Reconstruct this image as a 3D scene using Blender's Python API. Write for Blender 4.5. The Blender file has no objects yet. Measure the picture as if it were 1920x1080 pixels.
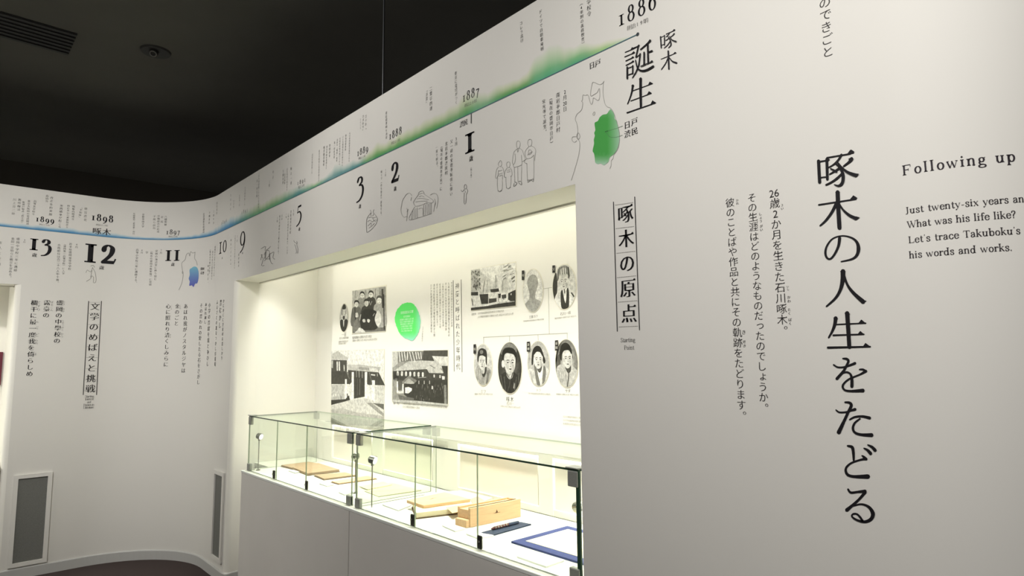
import bpy, bmesh, math, random
import numpy as np
random.seed(7)
# ---------------------------------------------------------------- camera, light, exposure
F = 1184.76; VX, VY = 848.06, -10040.92; EYE = 1.56
_up = np.array([(VX-960)/F, (VY-540)/F, 1.0]); _up /= np.linalg.norm(_up)
_fw = np.array([0, 0, 1.0]) - _up*_up[2]; _fw /= np.linalg.norm(_fw)
_rt = np.cross(_fw, _up); _rt *= (1 if _rt[0] > 0 else -1)
RM = np.array([_rt, _fw, _up])                       # world = RM @ (right, down, forward)
_a = -math.atan2(0.669143403, 0.743133303)              # turn the plan so that the long right wall runs along world Y
RM = np.array([[math.cos(_a), -math.sin(_a), 0], [math.sin(_a), math.cos(_a), 0], [0, 0, 1]]) @ RM
from mathutils import Matrix, Vector
scene = bpy.context.scene
C = scene.collection
cam_d = bpy.data.cameras.new('camera'); cam = bpy.data.objects.new('camera', cam_d); C.objects.link(cam)
cam_d.sensor_width = 36; cam_d.lens = F*36/1920; cam_d.clip_start = .02; cam_d.clip_end = 60
m = Matrix.Identity(4)
for r in range(3):
    m[r][0] = RM[r][0]; m[r][1] = -RM[r][1]; m[r][2] = -RM[r][2]
m[2][3] = EYE
cam.matrix_world = m
scene.camera = cam
scene.view_settings.view_transform = 'Standard'; scene.view_settings.look = 'None'
scene.view_settings.gamma = 1; scene.view_settings.use_curve_mapping = False
scene.view_settings.exposure = 0.0
w = bpy.data.worlds.new('world'); scene.world = w; w.use_nodes = True
w.node_tree.nodes['Background'].inputs[0].default_value = (.9, .95, 1, 1)
w.node_tree.nodes['Background'].inputs[1].default_value = 0.0

# plan frame: s runs along the right wall (away from the camera is +), off is the depth behind its face
DA = np.array([0.0, 1.0]); NA = np.array([1.0, 0.0]); CO = 1.592
def sw(s, off, z=0.0):
    p = DA*s + NA*(CO+off); return Vector((p[0], p[1], z))
def ray(px, py):
    d = RM @ np.array([(px-960)/F, (py-540)/F, 1.0]); return d
def on_off(px, py, off):                              # photo pixel -> (s, z) on the plane at that depth
    d = ray(px, py); t = (CO+off)/(NA @ d[:2]); return float(DA @ (d[:2]*t)), float(EYE+d[2]*t)
def on_z(px, py, z):                                  # photo pixel -> (s, off) on a level plane
    d = ray(px, py); t = (z-EYE)/d[2]; q = d[:2]*t; return float(DA @ q), float(NA @ q - CO)

def light(name, kind, loc, tgt, power, size=.3, sizey=None, color=(1, .97, .92), spot=None, blend=.6):
    l = bpy.data.lights.new(name, kind); l.energy = power; l.color = color
    if kind == 'AREA':
        l.size = size
        if sizey: l.shape = 'RECTANGLE'; l.size_y = sizey
    else:
        l.shadow_soft_size = size
    if kind == 'SPOT': l.spot_size = math.radians(spot); l.spot_blend = blend
    o = bpy.data.objects.new(name, l); C.objects.link(o); o.location = loc
    d = Vector(tgt)-Vector(loc); o.rotation_euler = d.to_track_quat('-Z', 'Y').to_euler()
    return o
ZC = 3.66                                             # ceiling
ROOM = (1.0, .97, .93)
light('unseen_spot', 'SPOT', sw(.2, -2.5, 3.45), sw(.25, 0, 2.6), 205, .06, color=ROOM, spot=80, blend=1)
light('unseen_spot', 'SPOT', sw(-.7, -1.7, 3.3), sw(.2, .1, 1.9), 84, .06, color=ROOM, spot=80, blend=1)  # added spot to brighten the curved right end of the wall
light('unseen_spot', 'SPOT', sw(3.1, -1.6, 3.52), sw(2.8, 0, 2.95), 60, .06, color=ROOM, spot=85, blend=1)
light('unseen_spot', 'SPOT', sw(3.1, -2.2, 3.5), sw(6.0, -.75, 1.8), 235, .06, color=ROOM, spot=62, blend=1)
light('unseen_spot', 'SPOT', sw(2.4, -2.4, 3.45), sw(4.5, 0, 1.5), 86, .06, color=ROOM, spot=62, blend=1)  # added spot to lift the right wall's far left and the counter front
light('room_fill', 'AREA', sw(2.2, -2.9, 3.3), sw(3.0, -.6, 0.4), 52, 3.0, 2.0, color=ROOM)  # added area fill in place of light bounced around the room
light('hidden_fill', 'AREA', sw(4.0, 1.9, 2.2), sw(4.0, 2.0, 4), 5, 3.0, .6, color=ROOM)  # added fill hidden behind the partition, lifting the dark back wall and ceiling
light('hidden_fill', 'AREA', sw(7.3, 0, 2.2), sw(7.4, 0, 4), 3, 3.0, .6, color=ROOM)  # second added fill, hidden behind the left partition for the far dark wall
CASE = (1.0, .985, .90)
AZ = math.atan2(DA[1], DA[0])
def tube(loc, tgt, power, lx, ly, color=CASE):        # long diffuser, its long side kept level along the wall
    o = light('niche_tube', 'AREA', loc, tgt, power, lx, ly, color)
    d = (Vector(tgt)-Vector(loc)).normalized(); L = (Vector(sw(1, 0))-Vector(sw(0, 0))).normalized(); L = (L-d*L.dot(d)).normalized()
    z = -d; y = z.cross(L); mm = Matrix((L, y, z)).transposed().to_4x4(); mm.translation = Vector(loc); o.matrix_world = mm; return o
tube(sw(3.05, .285, 2.37), sw(3.05, .50, 1.0), 4, 3.4, .12)
tube(sw(3.05, .27, 2.36), sw(3.05, .25, 1.0), 27, 3.3, .10).data.spread = math.radians(72)
tube(sw(2.95, .634, 1.083), sw(2.95, .55, .82), 22, 3.3, .03, (1, 1, .95))
o = light('niche_tube', 'AREA', sw(6.36, -2.5, 2.38), sw(6.42, -2.5, 1.0), 66, .25, 2.2, CASE)

# ---------------------------------------------------------------- helpers
def lin(c):
    return tuple((v/255/12.92 if v/255 <= .04045 else ((v/255+.055)/1.055)**2.4) for v in c)
MATS = {}
def mat(name, rgb=None, rough=.6, metal=0, noise=None, emit=None, attr=False, spec=.4, bump=None):
    if name in MATS: return MATS[name]
    mt = bpy.data.materials.new(name); mt.use_nodes = True; nt = mt.node_tree; b = nt.nodes['Principled BSDF']
    b.inputs['Roughness'].default_value = rough; b.inputs['Metallic'].default_value = metal
    b.inputs['Specular IOR Level'].default_value = spec
    if rgb is not None: b.inputs['Base Color'].default_value = (*lin(rgb), 1)
    if attr:
        a = nt.nodes.new('ShaderNodeAttribute'); a.attribute_name = 'Col'
        nt.links.new(a.outputs['Color'], b.inputs['Base Color'])
    if noise:
        sc, amt, stretch = noise
        tc = nt.nodes.new('ShaderNodeTexCoord'); mp = nt.nodes.new('ShaderNodeMapping'); mp.inputs['Scale'].default_value = stretch
        nz = nt.nodes.new('ShaderNodeTexNoise'); nz.inputs['Scale'].default_value = sc; nz.inputs['Detail'].default_value = 5
        cr = nt.nodes.new('ShaderNodeValToRGB')
        c = lin(rgb); cr.color_ramp.elements[0].position = .3; cr.color_ramp.elements[1].position = .7
        cr.color_ramp.elements[0].color = (*[v*(1-amt) for v in c], 1); cr.color_ramp.elements[1].color = (*[min(1, v*(1+amt)) for v in c], 1)
        nt.links.new(tc.outputs['Object'], mp.inputs[0]); nt.links.new(mp.outputs[0], nz.inputs['Vector'])
        nt.links.new(nz.outputs['Fac'], cr.inputs[0]); nt.links.new(cr.outputs[0], b.inputs['Base Color'])
        if bump:
            bp = nt.nodes.new('ShaderNodeBump'); bp.inputs['Strength'].default_value = bump; bp.inputs['Distance'].default_value = .003
            nt.links.new(nz.outputs['Fac'], bp.inputs['Height']); nt.links.new(bp.outputs[0], b.inputs['Normal'])
    if emit:
        b.inputs['Emission Color'].default_value = (*emit[0], 1); b.inputs['Emission Strength'].default_value = emit[1]
    MATS[name] = mt; return mt
WALLC = (222, 220, 214)
M_wall = mat('wall_paint', WALLC, .62, spec=.25)
M_ink = mat('printed_ink', rough=.6, attr=True, spec=.2)
def photo_mat():
    mt = mat('photo_print', rough=.5, attr=True, spec=.25); nt = mt.node_tree; b = nt.nodes['Principled BSDF']; a = [n for n in nt.nodes if n.type == 'ATTRIBUTE'][0]
    tc = nt.nodes.new('ShaderNodeTexCoord'); nz = nt.nodes.new('ShaderNodeTexNoise'); nz.inputs['Scale'].default_value = 55; nz.inputs['Detail'].default_value = 4; nz.inputs['Roughness'].default_value = .7
    mr = nt.nodes.new('ShaderNodeMapRange'); mr.inputs[1].default_value = .3; mr.inputs[2].default_value = .7; mr.inputs[3].default_value = .62; mr.inputs[4].default_value = 1.3
    mx = nt.nodes.new('ShaderNodeMix'); mx.data_type = 'RGBA'; mx.blend_type = 'MULTIPLY'; mx.inputs[0].default_value = 1
    nt.links.new(tc.outputs['Object'], nz.inputs['Vector']); nt.links.new(nz.outputs['Fac'], mr.inputs[0]); nt.links.new(a.outputs['Color'], mx.inputs[6]); nt.links.new(mr.outputs[0], mx.inputs[7]); nt.links.new(mx.outputs[2], b.inputs['Base Color'])
    return mt
M_photo = photo_mat()
M_case = mat('case_lining', (236, 234, 226), .6, spec=.2)
M_front = mat('counter_front', (224, 221, 216), .55, noise=(3, .02, (1, 1, 1)))
M_top = mat('counter_top', (214, 214, 204), .5)
M_frost = mat('frosted_panel', (240, 235, 224), .6)
M_base = mat('baseboard_vinyl', (188, 188, 185), .45)
M_floor = mat('carpet', (60, 49, 47), .95, noise=(220, .25, (1, 1, 1)), bump=.5)
M_ceil = mat('black_ceiling', (76, 75, 69), .9, noise=(2, .06, (1, 1, 1)))
M_dark = mat('dark_wall', (56, 52, 46), .9, noise=(1.5, .08, (1, 1, 1)))
M_black = mat('black_metal', (24, 23, 20), .6)
M_ring = mat('lens_ring', (130, 130, 126), .3, metal=.6)
M_steel = mat('brushed_steel', (150, 152, 146), .45, metal=.35, noise=(60, .08, (1, 1, 6)))
M_lock = mat('lock_metal', (60, 60, 54), .35, metal=.6)
M_chrome = mat('chrome_stem', (150, 150, 142), .25, metal=.9)
M_lens = mat('lamp_lens', (255, 250, 245), .3, emit=((1, .97, .98), 1.6))
M_mesh = mat('grille_mesh', (112, 113, 108), .7, noise=(400, .2, (1, 1, 1)))
M_wood = mat('paulownia_wood', (222, 184, 144), .6, noise=(9, .10, (1, 14, 14)))
M_wood2 = mat('old_brown_paper', (172, 148, 120), .8, noise=(14, .12, (1, 5, 5)))
M_dwood = mat('dark_edge_paper', (96, 78, 56), .8, noise=(30, .2, (1, 1, 8)))
M_paper = mat('cream_paper', (234, 224, 190), .8, noise=(20, .04, (1, 1, 1)))
M_pale = mat('pale_manuscript', (222, 214, 178), .8, noise=(16, .06, (1, 1, 1)))
M_card = mat('white_card', (240, 242, 238), .5)
M_pink = mat('pink_paper', (216, 150, 140), .8, noise=(20, .06, (1, 1, 1)))
M_blue = mat('navy_cloth', (52, 62, 112), .8, noise=(60, .12, (1, 1, 1)))
M_blue2 = mat('dark_navy_tray', (38, 50, 74), .7, noise=(60, .12, (1, 1, 1)))
M_redb = mat('pen_lacquer', (84, 40, 42), .4)
def glass_mat():
    mt = bpy.data.materials.new('clear_glass'); mt.use_nodes = True; nt = mt.node_tree; nt.nodes.clear()
    o = nt.nodes.new('ShaderNodeOutputMaterial'); mx = nt.nodes.new('ShaderNodeMixShader')
    tr = nt.nodes.new('ShaderNodeBsdfTransparent'); tr.inputs[0].default_value = (.975, .992, .965, 1)
    gl = nt.nodes.new('ShaderNodeBsdfGlossy'); gl.inputs['Roughness'].default_value = .02; gl.inputs[0].default_value = (.95, 1, .96, 1)
    lw = nt.nodes.new('ShaderNodeLayerWeight'); lw.inputs[0].default_value = .5
    p5 = nt.nodes.new('ShaderNodeMath'); p5.operation = 'POWER'; p5.inputs[1].default_value = 4.0
    ma = nt.nodes.new('ShaderNodeMath'); ma.operation = 'MULTIPLY_ADD'; ma.inputs[1].default_value = .45; ma.inputs[2].default_value = .03
    nt.links.new(lw.outputs['Facing'], p5.inputs[0]); nt.links.new(p5.outputs[0], ma.inputs[0])
    nt.links.new(ma.outputs[0], mx.inputs[0]); nt.links.new(tr.outputs[0], mx.inputs[1]); nt.links.new(gl.outputs[0], mx.inputs[2])
    nt.links.new(mx.outputs[0], o.inputs[0]); return mt
M_glass = glass_mat()
M_gedge = mat('glass_edge', (40, 66, 50), .2)
M_gseam = mat('glass_seam', (150, 165, 140), .3)

def obj(name, verts, faces, mt, parent=None, mats=None, fmat=None, smooth=False):
    me = bpy.data.meshes.new(name); me.from_pydata([tuple(v) for v in verts], [], faces)
    for x in (mats or [mt]): me.materials.append(x)
    if fmat:
        for p, i in zip(me.polygons, fmat): p.material_index = i
    if smooth:
        for p in me.polygons: p.use_smooth = True
    bm = bmesh.new(); bm.from_mesh(me); bmesh.ops.recalc_face_normals(bm, faces=bm.faces); bm.to_mesh(me); bm.free()
    o = bpy.data.objects.new(name, me); C.objects.link(o)
    if parent: o.parent = parent; o.matrix_parent_inverse = Matrix.Translation(-parent.location) if parent.type == 'EMPTY' else Matrix.Identity(4)
    return o
def tag(o, label=None, cat=None, group=None, kind=None):
    if label: o['label'] = label
    if cat: o['category'] = cat
    if group: o['group'] = group
    if kind: o['kind'] = kind
    return o
def empty(name, loc, label, cat, group=None):
    o = bpy.data.objects.new(name, None); C.objects.link(o); o.location = loc; o.empty_display_size = .1
    return tag(o, label, cat, group)
def box8(pts4, z0, z1):
    v = [(p[0], p[1], z0) for p in pts4]+[(p[0], p[1], z1) for p in pts4]
    n = len(pts4)
    f = [tuple(range(n)), tuple(range(n, 2*n))]+[(i, (i+1) % n, n+(i+1) % n, n+i) for i in range(n)]
    return v, f
def slab(name, pts, z0, z1, mt, parent=None, frame=True):    # pts in (s, off)
    q = [sw(*p) for p in pts]; v, f = box8(q, z0, z1); return obj(name, v, f, mt, parent)
def rect(s0, s1, o0, o1): return [(s0, o0), (s1, o0), (s1, o1), (s0, o1)]
def bevel(o, wd=.002, seg=2):
    b = o.modifiers.new('bevel', 'BEVEL'); b.width = wd; b.segments = seg; b.limit_method = 'ANGLE'; return o
def cyl(p0, p1, r0, r1=None, n=14):
    p0 = Vector(p0); p1 = Vector(p1); r1 = r0 if r1 is None else r1
    d = (p1-p0).normalized(); a = d.orthogonal().normalized(); b = d.cross(a); v = []; f = []
    for p, r in ((p0, r0), (p1, r1)):
        for i in range(n):
            t = 2*math.pi*i/n; v.append(p+a*r*math.cos(t)+b*r*math.sin(t))
    f = [tuple(range(n)), tuple(range(n, 2*n))]+[(i, (i+1) % n, n+(i+1) % n, n+i) for i in range(n)]
    return v, f
def join(parts):
    V = []; Fc = []
    for v, f in parts:
        k = len(V); V += list(v); Fc += [tuple(i+k for i in q) for q in f]
    return V, Fc

# ---------------------------------------------------------------- the wall's plan curve
PATH = []
SB = 6.02
for k in range(24): PATH.append((SB, -4.4+k*(3.7/24)))
for k in range(25):
    t = math.radians(90*k/24); PATH.append((5.32+.70*math.cos(t), -.70+.70*math.sin(t)))
N_CORNER = len(PATH)
for k in range(1, 48): PATH.append((5.32-k*(5.32-.47)/47, 0.0))
RR = .40
for k in range(1, 25):
    t = math.radians(90*k/24); PATH.append((.47-RR*math.sin(t), RR-RR*math.cos(t)))
PATH.append((.07, RR+1.6))
PA = np.array(PATH); SEG = np.diff(PA, axis=0); LEN = np.linalg.norm(SEG, axis=1); CUM = np.concatenate([[0], np.cumsum(LEN)])
def path(u):
    u = min(max(u, 0), CUM[-1]-1e-6); i = int(np.searchsorted(CUM, u, side='right'))-1; i = min(i, len(SEG)-1)
    t = (u-CUM[i])/LEN[i]; p = PA[i]+SEG[i]*t
    # smoothed normal
    def nn(j):
        j = min(max(j, 0), len(SEG)-1); return np.array([-SEG[j][1], SEG[j][0]])/LEN[j]
    n = nn(i)*(1-abs(t-.5))+nn(i+1 if t > .5 else i-1)*abs(t-.5); n /= np.linalg.norm(n)
    return p, n
def u_of_s(s):                                       # on the flat part of the right wall
    return CUM[N_CORNER-1]+(5.32-s)
def u_of_off(off):                                   # on the flat part of the left wall
    return off+4.4
def WALL(u, z, h):
    p, n = path(u); q = p+n*h; return sw(q[0], q[1], z)
def wall_px(px, py):
    d = ray(px, py); ds, do = DA @ d[:2], NA @ d[:2]; o = np.array([0, -CO])
    # o + t*(ds,do) = PA[i] + k*SEG[i]
    best = None
    det = ds*(-SEG[:, 1])-do*(-SEG[:, 0])
    rx = PA[:-1, 0]-o[0]; ry = PA[:-1, 1]-o[1]
    with np.errstate(all='ignore'):
        t = (rx*(-SEG[:, 1])-ry*(-SEG[:, 0]))/det
        k = (ds*ry-do*rx)/det
    ok = (t > .05) & (k >= -1e-6) & (k <= 1+1e-6)
    i = int(np.argmin(np.where(ok, t, 1e9))); 
    return float(CUM[i]+k[i]*LEN[i]), float(EYE+d[2]*t[i])
PB = .60                                             # depth of the graphic panel's face
def PANEL(u, z, h): return sw(-u, PB-h, z)
def panel_px(px, py):
    s, z = on_off(px, py, PB); return -s, z

# ---------------------------------------------------------------- flat print: every mark is a thin facet just proud of its sheet
class Ink:
    def __init__(self, surf, px): self.S = surf; self.px = px; self.V = []; self.F = []; self.Cc = []; self.h = .0012
    def poly(self, pts, col, h=None, tri=None):
        h = self.h if h is None else h; c = lin(col) if not callable(col) else None; k = len(self.V)
        for p in pts:
            self.V.append(self.S(p[0], p[1], h)); self.Cc.append(c if c else lin(col(*p)))
        if tri: self.F += [tuple(i+k for i in t) for t in tri]
        else: self.F.append(tuple(range(k, k+len(pts))))
    def ribbon(self, pts, wid, col, h=None, closed=False, cap=True):
        P = [np.array(p, float) for p in pts]; n = len(P)
        if closed: P = P+[P[0]]; wid = list(wid)+[wid[0]]; n += 1
        L = []; R = []
        for i in range(n):
            if closed and i in (0, n-1): d = P[1]-P[n-2]
            else: d = P[min(i+1, n-1)]-P[max(i-1, 0)]
            d = d/(np.linalg.norm(d)+1e-12); q = np.array([-d[1], d[0]])*wid[i]/2
            L.append(P[i]+q); R.append(P[i]-q)
        T = [(2*i, 2*i+1, 2*i+3, 2*i+2) for i in range(n-1)]
        V = [p for a in zip(L, R) for p in a]
        if cap and not closed:
            for e, d in ((0, P[0]-P[1]), (n-1, P[-1]-P[-2])):
                d = d/(np.linalg.norm(d)+1e-12); k = len(V); r = wid[e]/2; q = np.array([-d[1], d[0]])
                V += [P[e]+q*r, P[e]+(q*.7+d*.7)*r, P[e]+d*r, P[e]+(-q*.7+d*.7)*r, P[e]-q*r]; T.append((k, k+1, k+2, k+3, k+4))
        self.poly(V, col, h, T)
    def scale_at(self, x, y):
        a = self.px(x, y); b = self.px(x, y+8); return abs(a[1]-b[1])/8
    def pline(self, pts, wpx, col, h=None, closed=False, smooth=0, K=None):   # px polyline, width(s) in px
        if K: pts = [K(*p) for p in pts]
        ws = list(wpx) if hasattr(wpx, '__len__') else [wpx]*len(pts)
        if K: ws = [v/K.s for v in ws]
        if smooth: pts, ws = crom(pts, ws, smooth, closed)
        k = len(self.V); S0_ = self.S; self.S = lambda x, y, hh: S0_(*self.px(x, y), hh); self.ribbon(pts, ws, col, h, closed); self.S = S0_
    def ppoly(self, pts, col, h=None, K=None, smooth=0):
        if K: pts = [K(*p) for p in pts]
        if smooth: pts, _ = crom(pts, [1]*len(pts), smooth, True)
        self.poly([self.px(*p) for p in pts], col, h)
    def make(self, name, parent=None, label=None, mt=None):
        me = bpy.data.meshes.new(name); me.from_pydata([tuple(v) for v in self.V], [], self.F); me.materials.append(mt or (M_photo if name == 'picture' else M_ink))
        a = me.color_attributes.new('Col', 'FLOAT_COLOR', 'POINT')
        a.data.foreach_set('color', [x for c in self.Cc for x in (*c, 1)])
        o = bpy.data.objects.new(name, me); C.objects.link(o)
        if parent: o.parent = parent; o.matrix_parent_inverse = Matrix.Translation(-parent.location) if parent.type == 'EMPTY' else Matrix.Identity(4)
        if label: o['label'] = label
        return o
class K:                                             # crop frame used while reading the photograph
    def __init__(s, x0, y0, sc): s.x0 = x0; s.y0 = y0; s.s = sc
    def __call__(s, x, y): return (s.x0+x/s.s, s.y0+y/s.s)
def crom(P, Wd, n=4, closed=False):
    P = [np.array(p, float) for p in P]; m_ = len(P); out = []; ow = []
    rng = range(m_ if closed else m_-1)
    for i in rng:
        if closed: a, b, c, d = P[(i-1) % m_], P[i], P[(i+1) % m_], P[(i+2) % m_]; w0, w1 = Wd[i], Wd[(i+1) % m_]
        else: a, b, c, d = P[max(i-1, 0)], P[i], P[i+1], P[min(i+2, m_-1)]; w0, w1 = Wd[i], Wd[i+1]
        for k in range(n):
            t = k/n; out.append(.5*((2*b)+(-a+c)*t+(2*a-5*b+4*c-d)*t*t+(-a+3*b-3*c+d)*t**3)); ow.append(w0+(w1-w0)*t)
    if not closed: out.append(P[-1]); ow.append(Wd[-1])
    return [tuple(p) for p in out], ow

# ---- glyphs taken from Blender's own text object, horizontals thinned the way a Mincho face does it
GL = {}
def load_glyphs(chars):
    tmp = []
    for ch in sorted(set(chars)):
        if ch in GL or ch in ' \n': continue
        c = bpy.data.curves.new('glyph', 'FONT'); c.body = ch; c.resolution_u = 3; c.dimensions = '2D'
        o = bpy.data.objects.new('glyph', c); C.objects.link(o); tmp.append((ch, o))
    dg = bpy.context.evaluated_depsgraph_get()
    for ch, o in tmp:
        e = o.evaluated_get(dg); me = e.to_mesh()
        V = [np.array([v.co.x, v.co.y]) for v in me.vertices]; Fc = [tuple(p.vertices) for p in me.polygons]
        cnt = {}
        for f in Fc:
            ar = sum(V[f[i]][0]*V[f[(i+1) % len(f)]][1]-V[f[(i+1) % len(f)]][0]*V[f[i]][1] for i in range(len(f)))
            g = f if ar > 0 else f[::-1]
            for i in range(len(g)): cnt[(g[i], g[(i+1) % len(g)])] = 1
        bd = [(a, b) for a, b in cnt if (b, a) not in cnt]
        dy = [0.0]*len(V); uro = []
        for a, b in bd:
            d = V[b]-V[a]; l = np.linalg.norm(d)
            if l < 1e-9: continue
            ny = -d[0]/l; nx = d[1]/l
            for q in (a, b):
                if abs(ny) > abs(dy[q]): dy[q] = ny
            if nx > .97 and .045 < l < .10: uro.append(max((V[a], V[b]), key=lambda p: p[1]))
        kan = ord(ch) >= 0x4E00
        k = .019 if ord(ch) > 0x3000 else .012
        V2 = [(p[0], p[1]-dy[i]*k*(1 if kan else .8)) for i, p in enumerate(V)]
        if kan:
            for p in uro[:5]:
                j = len(V2); V2 += [(p[0]-.10, p[1]-k), (p[0]+.012, p[1]-k-.01), (p[0]-.028, p[1]+.055)]; Fc.append((j, j+1, j+2))
        GL[ch] = (V2, Fc); e.to_mesh_clear()
    for ch, o in tmp:
        d = o.data; bpy.data.objects.remove(o); bpy.data.curves.remove(d)
ROT = set('（）『』「」ー〔〕―')
SMALL = set('ゃゅょっャュョッぁぃ')
def put(ink, ch, uc, zc, size, col, wx=1.0, vert=True, h=None, bold=0):
    if bold: put(ink, ch, uc+.045*bold*size, zc, size, col, wx, vert, h)
    if ch not in GL: return
    V, Fc = GL[ch]; out = []
    asc = ord(ch) < 0x2000
    cx = .5
    if asc:
        xs = [p[0] for p in V]; cx = (min(xs)+max(xs))/2
    for x, y in V:
        x -= cx; y -= .36
        if vert and ch in ROT: x, y = y, -x
        if vert and ch in '、。': x += .58; y += .52
        if vert and ch in SMALL: x += .08; y += .08
        out.append((uc+x*size*wx, zc+y*size))
    ink.poly(out, col, h, Fc)
def column(ink, x0, y0, x1, y1, text, col=(70, 68, 66), size=None, K_=None, wx=1.0, fit=.93, bold=0, cap_=1.0):
    if K_: (x0, y0), (x1, y1) = K_(x0, y0), K_(x1, y1)
    a = ink.px(x0, y0); b = ink.px(x1, y1); n = len(text); pitch = (a[1]-b[1])/n
    sz = size or min(pitch*fit, cap_)
    for i, ch in enumerate(text):
        t = (i+.5)/n; put(ink, ch, a[0]+(b[0]-a[0])*t, a[1]+(b[1]-a[1])*t, sz, col, wx, bold=bold)
def row(ink, x0, y0, x1, y1, text, col=(70, 68, 66), size=None, fit=.95, bold=0):     # centres of a level line of characters
    a = ink.px(x0, y0); b = ink.px(x1, y1); n = len(text); pitch = (b[0]-a[0])/n; sz = size or pitch*fit
    for i, ch in enumerate(text):
        t = (i+.5)/n; put(ink, ch, a[0]+(b[0]-a[0])*t, a[1]+(b[1]-a[1])*t, sz, col, 1, False, bold=bold)

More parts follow.
